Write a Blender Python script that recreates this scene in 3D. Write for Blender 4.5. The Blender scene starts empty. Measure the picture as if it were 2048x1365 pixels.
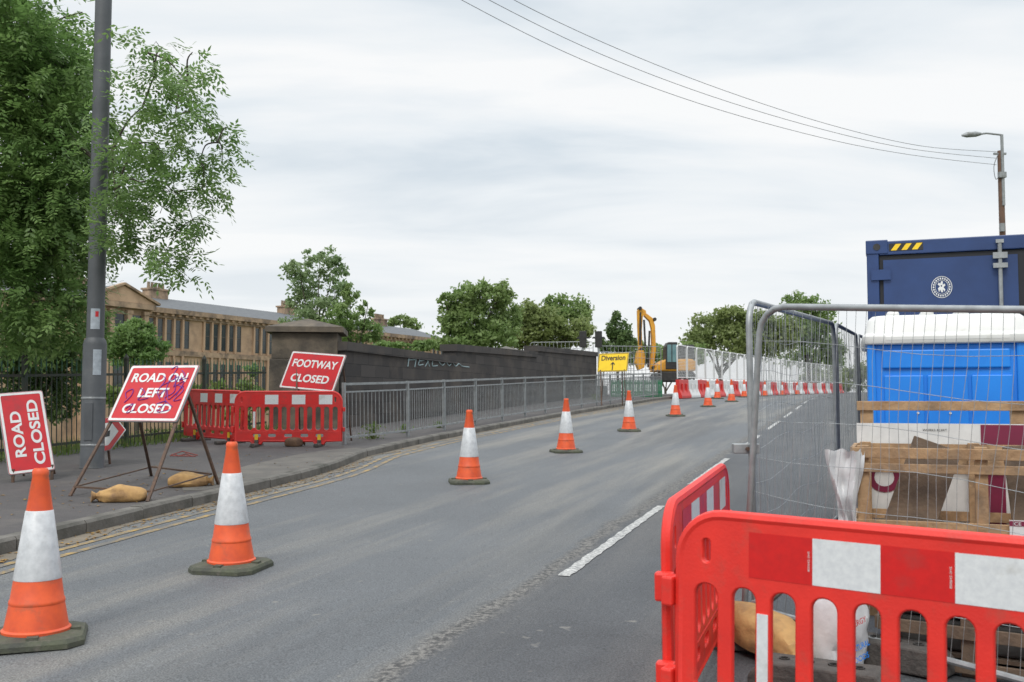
import bpy, math, random
from mathutils import Vector, Matrix, noise
random.seed(7)
R=math.radians
col=bpy.context.scene.collection
F=1991.0; PITCH=R(3.4); CZ=1.6
def clampv(a,lo,hi): return max(lo,min(hi,a))
def lerp_tab(tab,y):
    if y<=tab[0][0]:
        (a,b),(c,d)=tab[0],tab[1]; return b+(d-b)*(y-a)/(c-a)
    for (a,b),(c,d) in zip(tab,tab[1:]):
        if y<=c: return b+(d-b)*(y-a)/(c-a)
    (a,b),(c,d)=tab[-2],tab[-1]; return b+(d-b)*(y-a)/(c-a)
def g(Y):
    if Y<44: return .034*Y
    if Y<54:
        t=(Y-44); return 1.496+.034*t-.011*t*t/10.0
    if Y<125: return 1.496+.34-.11+.012*(Y-54)
    return 1.726+.852
def at(px,py,Y):
    xr=(px-1024)/F; yr=-(py-682.5)/F
    d=Vector((xr, math.cos(PITCH)-math.sin(PITCH)*yr, math.sin(PITCH)+math.cos(PITCH)*yr))
    t=Y/d.y
    return Vector((d.x*t, Y, CZ+d.z*t))
def G(px,py,h=0):
    f=lambda Y: at(px,py,Y).z-g(Y)-h
    a=1.0; b=1.0
    while f(b)>0 and b<200: a=b; b+=1
    for i in range(40):
        m=(a+b)/2
        if f(m)>0: a=m
        else: b=m
    return at(px,py,(a+b)/2)
KERB=[(-8,-7.9),(0,-6.1),(8.45,-4.34),(10.55,-3.84),(12.4,-3.38),(13.6,-3.08),(14.6,-2.86),(15.6,-2.72),(16.6,-2.66),(17.6,-2.58),(19,-2.26),(21.4,-1.66),(31,1.35),(50,7.9),(104,31.5),(160,57)]
BACK=[(-8,-15),(0,-12.6),(15.5,-8.0),(23.3,-5.75),(24.4,-4.1),(50,3.9),(70,11),(104,26),(160,50)]
CEN=[(-8,-5.01),(7.6,.37),(50,15.0),(104,38.2),(160,64)]
kx=lambda Y: lerp_tab(KERB,Y)
bx_=lambda Y: lerp_tab(BACK,Y)
cx_=lambda Y: lerp_tab(CEN,Y)
ORD=['','first','second','third','fourth','fifth','sixth','seventh','eighth','ninth','tenth','eleventh','twelfth','thirteenth','fourteenth','fifteenth','sixteenth','seventeenth','eighteenth','nineteenth','twentieth','twenty first','twenty second','twenty third','twenty fourth','twenty fifth','twenty sixth','twenty seventh','twenty eighth','twenty ninth','thirtieth']

# ---------------------------------------------------------------- materials
def newmat(name):
    m=bpy.data.materials.new(name); m.use_nodes=True
    nt=m.node_tree; return m,nt,nt.nodes['Principled BSDF']
def noisemix(nt,c1,c2,scale,lo=.4,hi=.6,detail=5,vec=None,rough=.6):
    n=nt.nodes.new('ShaderNodeTexNoise'); n.inputs['Scale'].default_value=scale; n.inputs['Detail'].default_value=detail; n.inputs['Roughness'].default_value=rough
    if vec is None:
        tc=nt.nodes.new('ShaderNodeTexCoord'); vec=tc.outputs['Object']
    nt.links.new(vec,n.inputs['Vector'])
    mr=nt.nodes.new('ShaderNodeMapRange'); mr.inputs['From Min'].default_value=lo; mr.inputs['From Max'].default_value=hi
    nt.links.new(n.outputs['Fac'],mr.inputs['Value'])
    mx=nt.nodes.new('ShaderNodeMix'); mx.data_type='RGBA'
    nt.links.new(mr.outputs['Result'],mx.inputs[0])
    for i,c in ((6,c1),(7,c2)):
        if isinstance(c,tuple): mx.inputs[i].default_value=(*c[:3],1)
        else: nt.links.new(c,mx.inputs[i])
    return mx.outputs[2],n
def mat(name,c1,c2=None,scale=4,lo=.35,hi=.65,rough=.6,metal=0,bump=0,bscale=40,dirt=None,dscale=1.5,dlo=.55,dhi=.75):
    m,nt,b=newmat(name)
    if c2 is None: c2=tuple(x*.8 for x in c1)
    o,_=noisemix(nt,c1,c2,scale,lo,hi)
    if dirt: o,_=noisemix(nt,o,dirt,dscale,dlo,dhi,8)
    nt.links.new(o,b.inputs['Base Color'])
    b.inputs['Roughness'].default_value=rough; b.inputs['Metallic'].default_value=metal
    if bump:
        tc=nt.nodes.new('ShaderNodeTexCoord')
        n=nt.nodes.new('ShaderNodeTexNoise'); n.inputs['Scale'].default_value=bscale; n.inputs['Detail'].default_value=6
        nt.links.new(tc.outputs['Object'],n.inputs['Vector'])
        bp=nt.nodes.new('ShaderNodeBump'); bp.inputs['Strength'].default_value=bump; bp.inputs['Distance'].default_value=.02
        nt.links.new(n.outputs['Fac'],bp.inputs['Height']); nt.links.new(bp.outputs['Normal'],b.inputs['Normal'])
    return m
def leafmat(name,c1,c2,c3,s1=.8,s2=9,tl=.42):
    m,nt,b=newmat(name)
    o,_=noisemix(nt,c1,c2,s1,.38,.62,3)
    o,_=noisemix(nt,o,c3,s2,.52,.78,2)
    nt.links.new(o,b.inputs['Base Color']); b.inputs['Roughness'].default_value=.5
    tr=nt.nodes.new('ShaderNodeBsdfTranslucent'); nt.links.new(o,tr.inputs['Color'])
    mx=nt.nodes.new('ShaderNodeMixShader'); mx.inputs[0].default_value=tl
    nt.links.new(b.outputs[0],mx.inputs[1]); nt.links.new(tr.outputs[0],mx.inputs[2])
    nt.links.new(mx.outputs[0],nt.nodes['Material Output'].inputs['Surface'])
    return m
M={}
M['orange']=mat('cone_orange',(.80,.115,.028),(.62,.085,.03),7,rough=.5,dirt=(.30,.11,.06),dscale=9,dlo=.56,dhi=.82)
M['sleeve']=mat('cone_sleeve',(.62,.64,.66),(.48,.50,.52),18,rough=.35,dirt=(.33,.32,.30),dscale=6,dlo=.55,dhi=.8)
M['conebase']=mat('cone_base_rubber',(.055,.058,.048),(.085,.095,.06),9,rough=.8,bump=.3,dirt=(.13,.12,.10),dscale=14)
M['red']=mat('barrier_red',(.80,.034,.022),(.68,.028,.02),5,rough=.45,dirt=(.42,.07,.05),dscale=7,dlo=.55,dhi=.82,bump=.08,bscale=90)
M['redwalk']=mat('barrier_red_dull',(.66,.024,.02),(.50,.022,.02),4,rough=.5,dirt=(.28,.04,.035),dscale=5,dlo=.54,dhi=.84)
M['redref']=mat('reflective_red',(.64,.014,.013),(.57,.013,.013),30,rough=.3,dirt=(.42,.04,.035),dscale=6,dlo=.58,dhi=.78)
M['whiteref']=mat('reflective_white',(.70,.72,.73),(.60,.62,.64),40,rough=.35,dirt=(.42,.41,.38),dscale=6,dlo=.57,dhi=.8)
M['signred']=mat('sign_red',(.55,.012,.018),(.44,.012,.02),5,rough=.35,dirt=(.28,.035,.035),dscale=5,dlo=.56,dhi=.8)
M['signwhite']=mat('sign_white',(.70,.71,.71),(.6,.61,.61),12,rough=.4)
M['signyellow']=mat('sign_yellow',(.90,.62,.02),(.84,.56,.02),5,rough=.4)
M['black']=mat('black_paint',(.015,.015,.015),(.03,.03,.03),8,rough=.5)
M['rusty']=mat('rusty_steel',(.075,.052,.04),(.13,.075,.05),18,rough=.8,bump=.3)
M['galv']=mat('galvanised_steel',(.36,.38,.39),(.26,.275,.285),12,rough=.45,metal=.5,dirt=(.18,.17,.16),dscale=5,dlo=.6,dhi=.8)
M['railgrey']=mat('rail_grey',(.30,.32,.33),(.22,.235,.24),8,rough=.55,metal=.25,dirt=(.13,.13,.11),dscale=4,dlo=.56,dhi=.8)
M['polegrey']=mat('lamp_pole_grey',(.098,.106,.116),(.070,.077,.085),3,rough=.55,metal=.1,bump=.15,dirt=(.15,.145,.13),dscale=2.5,dlo=.58,dhi=.8)
M['fence']=mat('iron_fence_paint',(.026,.05,.04),(.045,.04,.03),5,rough=.7)
M['fencegreen']=mat('green_fence_tip',(.03,.13,.085),(.04,.09,.06),8,rough=.6)
M['stone']=mat('sandstone',(.53,.37,.245),(.37,.25,.165),.9,rough=.85,bump=.2,dirt=(.16,.125,.10),dscale=.7,dlo=.52,dhi=.76)
M['stone2']=mat('sandstone_trim',(.46,.33,.22),(.28,.20,.14),1.6,rough=.85,dirt=(.09,.075,.065),dscale=1.0,dlo=.44,dhi=.70)
M['slate']=mat('slate_roof',(.125,.135,.145),(.085,.093,.103),3,rough=.7)
M['glass']=mat('window_glass',(.02,.027,.032),(.07,.085,.09),.6,rough=.12)
M['frame']=mat('window_frame_paint',(.10,.09,.08),rough=.6)
M['clay']=mat('chimney_clay',(.32,.24,.16),(.14,.11,.08),6,rough=.8)
M['pier']=mat('pier_stone',(.165,.135,.10),(.08,.068,.056),2.2,rough=.9,bump=.6,bscale=14,dirt=(.04,.038,.032),dscale=1.2,dlo=.48,dhi=.70)
M['tarpwhite']=mat('white_plastic_sheet',(.68,.69,.70),(.52,.53,.55),5,rough=.5,bump=.5,bscale=7)
M['maroon']=mat('maroon_print',(.20,.014,.055),(.16,.013,.045),6,rough=.5)
M['navy']=mat('container_navy',(.020,.052,.165),(.015,.040,.13),3,rough=.42,dirt=(.045,.07,.15),dscale=2,dlo=.6,dhi=.8)
M['navydark']=mat('container_seal_black',(.012,.014,.02),rough=.6)
M['blue']=mat('toilet_blue_plastic',(.012,.25,.84),(.010,.20,.72),2,rough=.42,dirt=(.03,.21,.55),dscale=2.5,dlo=.6,dhi=.85)
M['roofwhite']=mat('toilet_roof_plastic',(.74,.75,.74),(.66,.67,.66),3,rough=.4,dirt=(.45,.44,.38),dscale=4,dlo=.62,dhi=.8)
M['timber']=mat('pine_timber',(.46,.30,.165),(.31,.19,.10),9,rough=.75,bump=.3,dirt=(.17,.12,.08),dscale=5,dlo=.48,dhi=.70)
M['timberdark']=mat('weathered_timber',(.165,.115,.078),(.095,.068,.05),9,rough=.85,bump=.3)
M['block']=mat('dark_stone_block',(.052,.05,.048),(.03,.03,.03),6,rough=.9,bump=.6,bscale=12)
M['rubber']=mat('recycled_rubber',(.095,.085,.078),(.06,.055,.052),14,rough=.9,bump=.5)
M['sand']=mat('sandbag_cloth',(.46,.28,.11),(.34,.20,.078),8,rough=.85,bump=.6,bscale=16,dirt=(.18,.11,.065),dscale=6,dlo=.50,dhi=.76)
M['sandbrown']=mat('brown_sandbag_cloth',(.15,.085,.05),(.10,.06,.04),8,rough=.9,bump=.4)
M['bark']=mat('bark',(.085,.07,.055),(.045,.04,.032),5,rough=.95,bump=.6,bscale=10)
M['catyellow']=mat('digger_yellow',(.74,.36,.025),(.62,.29,.03),3,rough=.5,dirt=(.30,.16,.05),dscale=3,dlo=.55,dhi=.80)
M['yellowclip']=mat('yellow_plastic',(.8,.5,.02),rough=.5)
M['purple']=mat('purple_spray',(.13,.025,.25),(.19,.035,.30),9,rough=.6)
M['teal']=mat('pale_spray_paint',(.40,.52,.54),(.28,.38,.40),12,rough=.7)
M['redspray']=mat('red_spray_paint',(.35,.05,.04),(.22,.06,.05),20,rough=.8)
M['wood_pole']=mat('brown_pole_wood',(.17,.10,.07),(.12,.075,.055),6,rough=.9)
M['wire']=mat('cable_grey',(.20,.21,.22),rough=.6)
M['greenplastic']=mat('green_mesh_plastic',(.03,.22,.10),rough=.6)
M['paper']=mat('weathered_notice',(.42,.47,.52),(.30,.34,.38),14,rough=.8)
M['leaf_ash']=leafmat('ash_leaves',(.155,.27,.080),(.215,.33,.105),(.08,.155,.05),.9,7,.5)
M['leaf_far']=leafmat('far_leaves',(.19,.30,.095),(.26,.35,.13),(.11,.185,.06),.25,1.6,.48)
M['leaf_pale']=leafmat('pale_leaves',(.21,.31,.14),(.27,.355,.175),(.135,.21,.09),.5,3,.48)
M['leaf_dark']=leafmat('dark_leaves',(.095,.165,.055),(.135,.205,.068),(.055,.10,.035),.7,4)
M['leaf_olive']=leafmat('olive_leaves',(.265,.325,.115),(.205,.265,.095),(.135,.185,.065),.2,2,.48)
M['weed']=leafmat('weed_leaves',(.10,.18,.035),(.16,.22,.06),(.22,.20,.07),2,9)
M['dry']=mat('fallen_leaf',(.35,.21,.05),(.20,.11,.04),8,rough=.9)

# road material
def road_mat():
    m,nt,b=newmat('road_asphalt'); L=nt.links
    tc=nt.nodes.new('ShaderNodeTexCoord')
    mp=nt.nodes.new('ShaderNodeMapping'); mp.vector_type='POINT'; mp.inputs['Rotation'].default_value=(0,0,R(19.0))
    L.new(tc.outputs['Object'],mp.inputs['Vector'])
    V=mp.outputs['Vector']
    st=nt.nodes.new('ShaderNodeMapping'); st.inputs['Scale'].default_value=(1,.07,1); L.new(V,st.inputs['Vector'])
    sep=nt.nodes.new('ShaderNodeSeparateXYZ'); L.new(V,sep.inputs[0])
    nw=nt.nodes.new('ShaderNodeTexNoise'); nw.inputs['Scale'].default_value=1.3; nw.inputs['Detail'].default_value=6; L.new(V,nw.inputs['Vector'])
    ma=nt.nodes.new('ShaderNodeMath'); ma.operation='MULTIPLY_ADD'; ma.inputs[1].default_value=.35; L.new(nw.outputs['Fac'],ma.inputs[0]); L.new(sep.outputs['X'],ma.inputs[2])
    base,_=noisemix(nt,(.118,.127,.136),(.092,.100,.108),.6,.3,.7,6,V)
    streak,_=noisemix(nt,base,(.190,.184,.168),1.5,.45,.70,5,st.outputs['Vector'])
    streak,_=noisemix(nt,streak,(.070,.075,.081),.8,.52,.72,4,st.outputs['Vector'])
    dark,_=noisemix(nt,(.078,.083,.090),(.056,.060,.066),1.1,.35,.65,6,V)
    right,_=noisemix(nt,dark,(.115,.113,.110),.9,.52,.72,6,st.outputs['Vector'])
    mr=nt.nodes.new('ShaderNodeMapRange'); mr.inputs['From Min'].default_value=ROADC-.02; mr.inputs['From Max'].default_value=ROADC+.05
    L.new(ma.outputs[0],mr.inputs['Value'])
    mx=nt.nodes.new('ShaderNodeMix'); mx.data_type='RGBA'; L.new(mr.outputs[0],mx.inputs[0]); L.new(streak,mx.inputs[6]); L.new(right,mx.inputs[7])
    sb=nt.nodes.new('ShaderNodeMath'); sb.operation='SUBTRACT'; sb.inputs[1].default_value=ROADC; L.new(ma.outputs[0],sb.inputs[0])
    ab=nt.nodes.new('ShaderNodeMath'); ab.operation='ABSOLUTE'; L.new(sb.outputs[0],ab.inputs[0])
    mr2=nt.nodes.new('ShaderNodeMapRange'); mr2.inputs['From Min'].default_value=.03; mr2.inputs['From Max'].default_value=.12; mr2.inputs['To Min'].default_value=1; mr2.inputs['To Max'].default_value=0
    L.new(ab.outputs[0],mr2.inputs['Value'])
    nz=nt.nodes.new('ShaderNodeTexNoise'); nz.inputs['Scale'].default_value=28; nz.inputs['Detail'].default_value=4; L.new(V,nz.inputs['Vector'])
    cr=nt.nodes.new('ShaderNodeMapRange'); cr.inputs['From Min'].default_value=.42; cr.inputs['From Max'].default_value=.58; L.new(nz.outputs['Fac'],cr.inputs['Value'])
    sc=nt.nodes.new('ShaderNodeMix'); sc.data_type='RGBA'; sc.inputs[6].default_value=(.05,.05,.05,1); sc.inputs[7].default_value=(.16,.155,.145,1); L.new(cr.outputs[0],sc.inputs[0])
    mx2=nt.nodes.new('ShaderNodeMix'); mx2.data_type='RGBA'; L.new(mr2.outputs[0],mx2.inputs[0]); L.new(mx.outputs[2],mx2.inputs[6]); L.new(sc.outputs[2],mx2.inputs[7])
    sp=nt.nodes.new('ShaderNodeTexNoise'); sp.inputs['Scale'].default_value=100; sp.inputs['Detail'].default_value=3; L.new(V,sp.inputs['Vector'])
    spr=nt.nodes.new('ShaderNodeMapRange'); spr.inputs['From Min'].default_value=.3; spr.inputs['From Max'].default_value=.7; spr.inputs['To Min'].default_value=.50; spr.inputs['To Max'].default_value=1.55
    L.new(sp.outputs['Fac'],spr.inputs['Value'])
    mu=nt.nodes.new('ShaderNodeVectorMath'); mu.operation='SCALE'; L.new(mx2.outputs[2],mu.inputs[0]); L.new(spr.outputs[0],mu.inputs['Scale'])
    st2,_=noisemix(nt,mu.outputs[0],(.20,.195,.18),7,.70,.78,2,V)
    L.new(st2,b.inputs['Base Color']); b.inputs['Roughness'].default_value=.72
    bp=nt.nodes.new('ShaderNodeBump'); bp.inputs['Strength'].default_value=.5; bp.inputs['Distance'].default_value=.01; L.new(sp.outputs['Fac'],bp.inputs['Height']); L.new(bp.outputs['Normal'],b.inputs['Normal'])
    return m
ROADC=.37*math.cos(R(19))-7.6*math.sin(R(19))-.05+.175-.12
M['road']=road_mat()
M['paving']=mat('footway_asphalt',(.088,.082,.082),(.066,.062,.063),1.2,rough=.85,bump=.4,bscale=90,dirt=(.12,.11,.10),dscale=2.2,dlo=.52,dhi=.8)
M['kerb']=mat('kerb_stone',(.165,.155,.14),(.105,.10,.09),3,rough=.85,bump=.4,bscale=30,dirt=(.055,.055,.045),dscale=2.5,dlo=.5,dhi=.72)
M['concrete']=mat('concrete_patch',(.145,.135,.120),(.105,.10,.092),2,rough=.85,bump=.3,bscale=60,dirt=(.07,.065,.06),dscale=3)
M['dustm']=mat('gutter_dust',(.20,.17,.13),(.13,.115,.095),4,rough=.95,bump=.3,bscale=60)
M['grass']=mat('rough_grass',(.075,.105,.03),(.13,.125,.05),1.5,rough=.95,bump=.6,bscale=20,dirt=(.12,.09,.06),dscale=.8)
def paint(name,c,under,lo,hi,sc=14):
    m,nt,b=newmat(name)
    o,_=noisemix(nt,c,under,sc,lo,hi,8,None,.75); nt.links.new(o,b.inputs['Base Color']); b.inputs['Roughness'].default_value=.7
    return m
M['whiteline']=paint('worn_white_paint',(.54,.54,.52),(.13,.135,.14),.42,.62,26)
M['yellowline']=paint('worn_yellow_paint',(.42,.27,.07),(.135,.13,.12),.36,.54,5)
def wallmat():
    m,nt,b=newmat('sooty_parapet_stone'); L=nt.links
    tc=nt.nodes.new('ShaderNodeTexCoord')
    mp=nt.nodes.new('ShaderNodeMapping'); mp.inputs['Rotation'].default_value=(R(90),0,0); L.new(tc.outputs['Object'],mp.inputs['Vector'])
    br=nt.nodes.new('ShaderNodeTexBrick'); br.inputs['Scale'].default_value=1; br.inputs['Brick Width'].default_value=.85; br.inputs['Row Height'].default_value=.31; br.inputs['Mortar Size'].default_value=.008
    br.inputs['Color1'].default_value=(.070,.063,.06,1); br.inputs['Color2'].default_value=(.040,.037,.037,1); br.inputs['Mortar'].default_value=(.02,.02,.02,1)
    L.new(mp.outputs[0],br.inputs['Vector'])
    o,_=noisemix(nt,br.outputs['Color'],(.10,.085,.072),1.1,.48,.75,7,tc.outputs['Object'])
    L.new(o,b.inputs['Base Color']); b.inputs['Roughness'].default_value=.9
    bp=nt.nodes.new('ShaderNodeBump'); bp.inputs['Strength'].default_value=.5; bp.inputs['Distance'].default_value=.02; L.new(br.outputs['Fac'],bp.inputs['Height']); bp.invert=True
    L.new(bp.outputs['Normal'],b.inputs['Normal'])
    return m
M['wall']=wallmat()

# ---------------------------------------------------------------- mesh helpers
class MB:
    def __init__(s,off=(0,0,0)): s.v=[];s.f=[];s.m=[];s.off=Vector(off);s.mi=0
    def add(s,vs,fs,T=None):
        n=len(s.v)
        for p in vs:
            p=Vector(p)
            if T is not None: p=T@p
            s.v.append(tuple(p-s.off))
        for f in fs: s.f.append(tuple(i+n for i in f)); s.m.append(s.mi)
        return s
    def box(s,a,b,T=None):
        (x0,y0,z0),(x1,y1,z1)=a,b
        return s.add([(x0,y0,z0),(x1,y0,z0),(x1,y1,z0),(x0,y1,z0),(x0,y0,z1),(x1,y0,z1),(x1,y1,z1),(x0,y1,z1)],
              [(0,3,2,1),(4,5,6,7),(0,1,5,4),(1,2,6,5),(2,3,7,6),(3,0,4,7)],T)
    def beam(s,p,q,w,h=None,up=(0,0,1),T=None):
        p=Vector(p);q=Vector(q);h=h or w; d=(q-p).normalized(); up=Vector(up)
        if abs(d.dot(up))>.98: up=Vector((1,0,0))
        a=d.cross(up).normalized()*w/2; b=a.cross(d).normalized()*h/2
        vs=[p-a-b,p+a-b,p+a+b,p-a+b,q-a-b,q+a-b,q+a+b,q-a+b]
        return s.add(vs,[(0,1,2,3),(7,6,5,4),(0,4,5,1),(1,5,6,2),(2,6,7,3),(3,7,4,0)],T)
    def tube(s,pts,r,n=6,T=None,cap=True,closed=False):
        pts=[Vector(p) for p in pts]; N=len(pts)
        rr=r if isinstance(r,(list,tuple)) else [r]*N
        vs=[];fs=[];a=None
        for i,p in enumerate(pts):
            if closed: d=(pts[(i+1)%N]-pts[i-1])
            else: d=(pts[min(i+1,N-1)]-pts[max(i-1,0)])
            if d.length<1e-9: d=Vector((0,0,1))
            d.normalize()
            if a is None:
                up=Vector((0,0,1)) if abs(d.z)<.9 else Vector((1,0,0)); a=d.cross(up).normalized()
            a=(a-d*a.dot(d)); a.normalize(); b=d.cross(a)
            for k in range(n):
                t=2*math.pi*k/n; vs.append(p+(a*math.cos(t)+b*math.sin(t))*rr[i])
        for i in range(N if closed else N-1):
            j=(i+1)%N
            for k in range(n):
                fs.append((i*n+k,i*n+(k+1)%n,j*n+(k+1)%n,j*n+k))
        if cap and not closed:
            fs.append(tuple(reversed(range(n)))); fs.append(tuple((N-1)*n+k for k in range(n)))
        return s.add(vs,fs,T)
    def lathe(s,prof,n=24,T=None,cap=True):
        vs=[];fs=[];N=len(prof)
        for r,z in prof:
            for k in range(n):
                t=2*math.pi*k/n; vs.append((r*math.cos(t),r*math.sin(t),z))
        for i in range(N-1):
            for k in range(n): fs.append((i*n+k,i*n+(k+1)%n,(i+1)*n+(k+1)%n,(i+1)*n+k))
        if cap: fs.append(tuple(reversed(range(n)))); fs.append(tuple((N-1)*n+k for k in range(n)))
        return s.add(vs,fs,T)
    def prism(s,poly,a,b,T=None):
        n=len(poly); vs=[(x,a,z) for x,z in poly]+[(x,b,z) for x,z in poly]
        fs=[tuple(range(n)),tuple(reversed(range(n,2*n)))]+[(i,n+i,n+(i+1)%n,(i+1)%n) for i in range(n)]
        return s.add(vs,fs,T)
    def build(s,name,mats,parent=None,loc=None,smooth=False,bevel=0,label=None):
        me=bpy.data.meshes.new(name); me.from_pydata(s.v,[],s.f)
        if not isinstance(mats,(list,tuple)): mats=[mats]
        for m in mats: me.materials.append(m)
        if len(mats)>1: me.polygons.foreach_set('material_index',s.m)
        if smooth: me.polygons.foreach_set('use_smooth',[True]*len(me.polygons))
        me.update()
        o=bpy.data.objects.new(name,me); col.objects.link(o)
        if parent: o.parent=parent
        if loc is not None: o.location=loc
        elif parent is None: o.location=s.off
        if bevel:
            bv=o.modifiers.new('Bevel','BEVEL'); bv.width=bevel; bv.segments=2; bv.limit_method='ANGLE'
        if smooth:
            try:
                me.set_sharp_from_angle(angle=R(40))
            except Exception: pass
        if label: o['label']=label
        return o
def tag(o,label,cat,group=None,kind=None):
    o['label']=label; o['category']=cat
    if group: o['group']=group
    if kind: o['kind']=kind
    return o
def thing(name,label,cat,loc=(0,0,0),rot=(0,0,0),group=None):
    o=bpy.data.objects.new(name,None); col.objects.link(o); o.location=loc; o.rotation_euler=rot; o.empty_display_size=.2
    return tag(o,label,cat,group)
def dup(root,loc,rot,label,scale=None,group=None):
    r=root.copy(); col.objects.link(r); r.location=loc; r.rotation_euler=rot; r['label']=label
    if scale: r.scale=scale
    if group: r['group']=group
    for ch in list(root.children):
        c=ch.copy(); col.objects.link(c); c.parent=r
        for gg in list(ch.children):
            d=gg.copy(); col.objects.link(d); d.parent=c
    return r
def struct(mb,name,m,label,cat='ground',**k):
    o=mb.build(name,m,**k); return tag(o,label,cat,kind='structure')
def from_eval(ob):
    dg=bpy.context.evaluated_depsgraph_get(); dg.update()
    me=bpy.data.meshes.new_from_object(ob.evaluated_get(dg)); d=ob.data
    bpy.data.objects.remove(ob); bpy.data.curves.remove(d); return me
def text(s,name,parent,T,cx,cy,w,h,m,off=(0,0,0),bold=.02,shear=0):
    cu=bpy.data.curves.new('t','FONT'); cu.body=s; cu.size=1; cu.offset=bold; cu.resolution_u=5; cu.shear=shear; cu.extrude=0
    ob=bpy.data.objects.new('t',cu); col.objects.link(ob); me=from_eval(ob)
    xs=[v.co.x for v in me.vertices]; ys=[v.co.y for v in me.vertices]
    x0,x1,y0,y1=min(xs),max(xs),min(ys),max(ys)
    for v in me.vertices:
        p=Vector((cx+((v.co.x-x0)/(x1-x0)-.5)*w, cy+((v.co.y-y0)/(y1-y0)-.5)*h,0))
        v.co=(T@p)-Vector(off)
    me.materials.clear(); me.materials.append(m); me.name=name
    o=bpy.data.objects.new(name,me); col.objects.link(o); o.parent=parent; return o
def rrect(cx,cy,w,h,r,n=5):
    out=[]
    for sx,sy,a0 in ((1,1,0),(-1,1,90),(-1,-1,180),(1,-1,270)):
        for i in range(n+1):
            a=R(a0+90*i/n); out.append((cx+sx*(w/2-r)+r*math.cos(a),cy+sy*(h/2-r)+r*math.sin(a)))
    return out
def plate(loops,ext,bev,T,off=(0,0,0)):
    cu=bpy.data.curves.new('c','CURVE'); cu.dimensions='2D'; cu.fill_mode='BOTH'; cu.extrude=ext; cu.bevel_depth=bev; cu.bevel_resolution=1
    for lp in loops:
        sp=cu.splines.new('POLY'); sp.points.add(len(lp)-1); sp.use_cyclic_u=True
        for i,(x,y) in enumerate(lp): sp.points[i].co=(x,y,0,1)
    ob=bpy.data.objects.new('c',cu); col.objects.link(ob); me=from_eval(ob)
    for v in me.vertices: v.co=(T@v.co)-Vector(off)
    me.update(); return me
def mesh_obj(name,me,m,parent=None):
    me.materials.clear(); me.materials.append(m); me.name=name
    o=bpy.data.objects.new(name,me); col.objects.link(o)
    if parent: o.parent=parent
    return o
XZ=Matrix.Rotation(R(90),4,'X')

# ---------------------------------------------------------------- camera, world, light
cam=bpy.data.cameras.new('Camera'); cam.lens=35; cam.sensor_width=36; cam.clip_end=6000
co=bpy.data.objects.new('Camera',cam); col.objects.link(co); co.location=(0,0,CZ); co.rotation_euler=(R(90)+PITCH,0,0); bpy.context.scene.camera=co
cam.dof.use_dof=True; cam.dof.focus_distance=10; cam.dof.aperture_fstop=4.5
sc=bpy.context.scene; sc.view_settings.view_transform='Standard'; sc.view_settings.look='None'; sc.view_settings.exposure=0
w=bpy.data.worlds.new('World'); sc.world=w; w.use_nodes=True; nt=w.node_tree; L=nt.links
bg=nt.nodes['Background']; bg.inputs['Strength'].default_value=.1
sky=nt.nodes.new('ShaderNodeTexSky'); sky.sky_type='NISHITA'; sky.sun_disc=False; sky.sun_elevation=R(48); sky.sun_rotation=R(200)
tc=nt.nodes.new('ShaderNodeTexCoord'); sep=nt.nodes.new('ShaderNodeSeparateXYZ'); L.new(tc.outputs['Generated'],sep.inputs[0])
def math_(op,a,b=None,c=None):
    n=nt.nodes.new('ShaderNodeMath'); n.operation=op
    for i,x in enumerate((a,b,c)):
        if x is None: continue
        if isinstance(x,(int,float)): n.inputs[i].default_value=x
        else: L.new(x,n.inputs[i])
    return n.outputs[0]
zc=math_('MAXIMUM',sep.outputs['Z'],0.0); zd=math_('ADD',zc,.20)
cb=nt.nodes.new('ShaderNodeCombineXYZ'); L.new(math_('DIVIDE',sep.outputs['X'],zd),cb.inputs[0]); L.new(math_('DIVIDE',sep.outputs['Y'],zd),cb.inputs[1])
mp=nt.nodes.new('ShaderNodeMapping'); mp.inputs['Scale'].default_value=(.7,1.9,1); mp.inputs['Rotation'].default_value=(0,0,R(-10)); mp.inputs['Location'].default_value=(3.1,1.4,0); L.new(cb.outputs[0],mp.inputs[0])
n1=nt.nodes.new('ShaderNodeTexNoise'); n1.inputs['Scale'].default_value=1.15; n1.inputs['Detail'].default_value=6; n1.inputs['Roughness'].default_value=.52; n1.inputs['Distortion'].default_value=.3; L.new(mp.outputs[0],n1.inputs['Vector'])
cr=nt.nodes.new('ShaderNodeValToRGB'); L.new(n1.outputs['Fac'],cr.inputs[0]); e=cr.color_ramp.elements
e[0].position=.34; e[0].color=(.66,.74,.81,1); e[1].position=.60; e[1].color=(.97,.98,.985,1)
e2=cr.color_ramp.elements.new(.46); e2.color=(.83,.88,.92,1)
hz=nt.nodes.new('ShaderNodeMapRange'); hz.inputs['From Min'].default_value=.04; hz.inputs['From Max'].default_value=.26; hz.inputs['To Min'].default_value=.7; hz.inputs['To Max'].default_value=0; L.new(sep.outputs['Z'],hz.inputs['Value'])
m1=nt.nodes.new('ShaderNodeMix'); m1.data_type='RGBA'; L.new(hz.outputs[0],m1.inputs[0]); L.new(cr.outputs[0],m1.inputs[6]); m1.inputs[7].default_value=(.95,.965,.97,1)
up=nt.nodes.new('ShaderNodeMapRange'); up.inputs['From Min'].default_value=.42; up.inputs['From Max'].default_value=1; up.inputs['To Min'].default_value=10; up.inputs['To Max'].default_value=23; L.new(sep.outputs['Z'],up.inputs['Value'])
vs=nt.nodes.new('ShaderNodeVectorMath'); vs.operation='SCALE'; L.new(m1.outputs[2],vs.inputs[0]); L.new(up.outputs[0],vs.inputs['Scale'])
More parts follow.
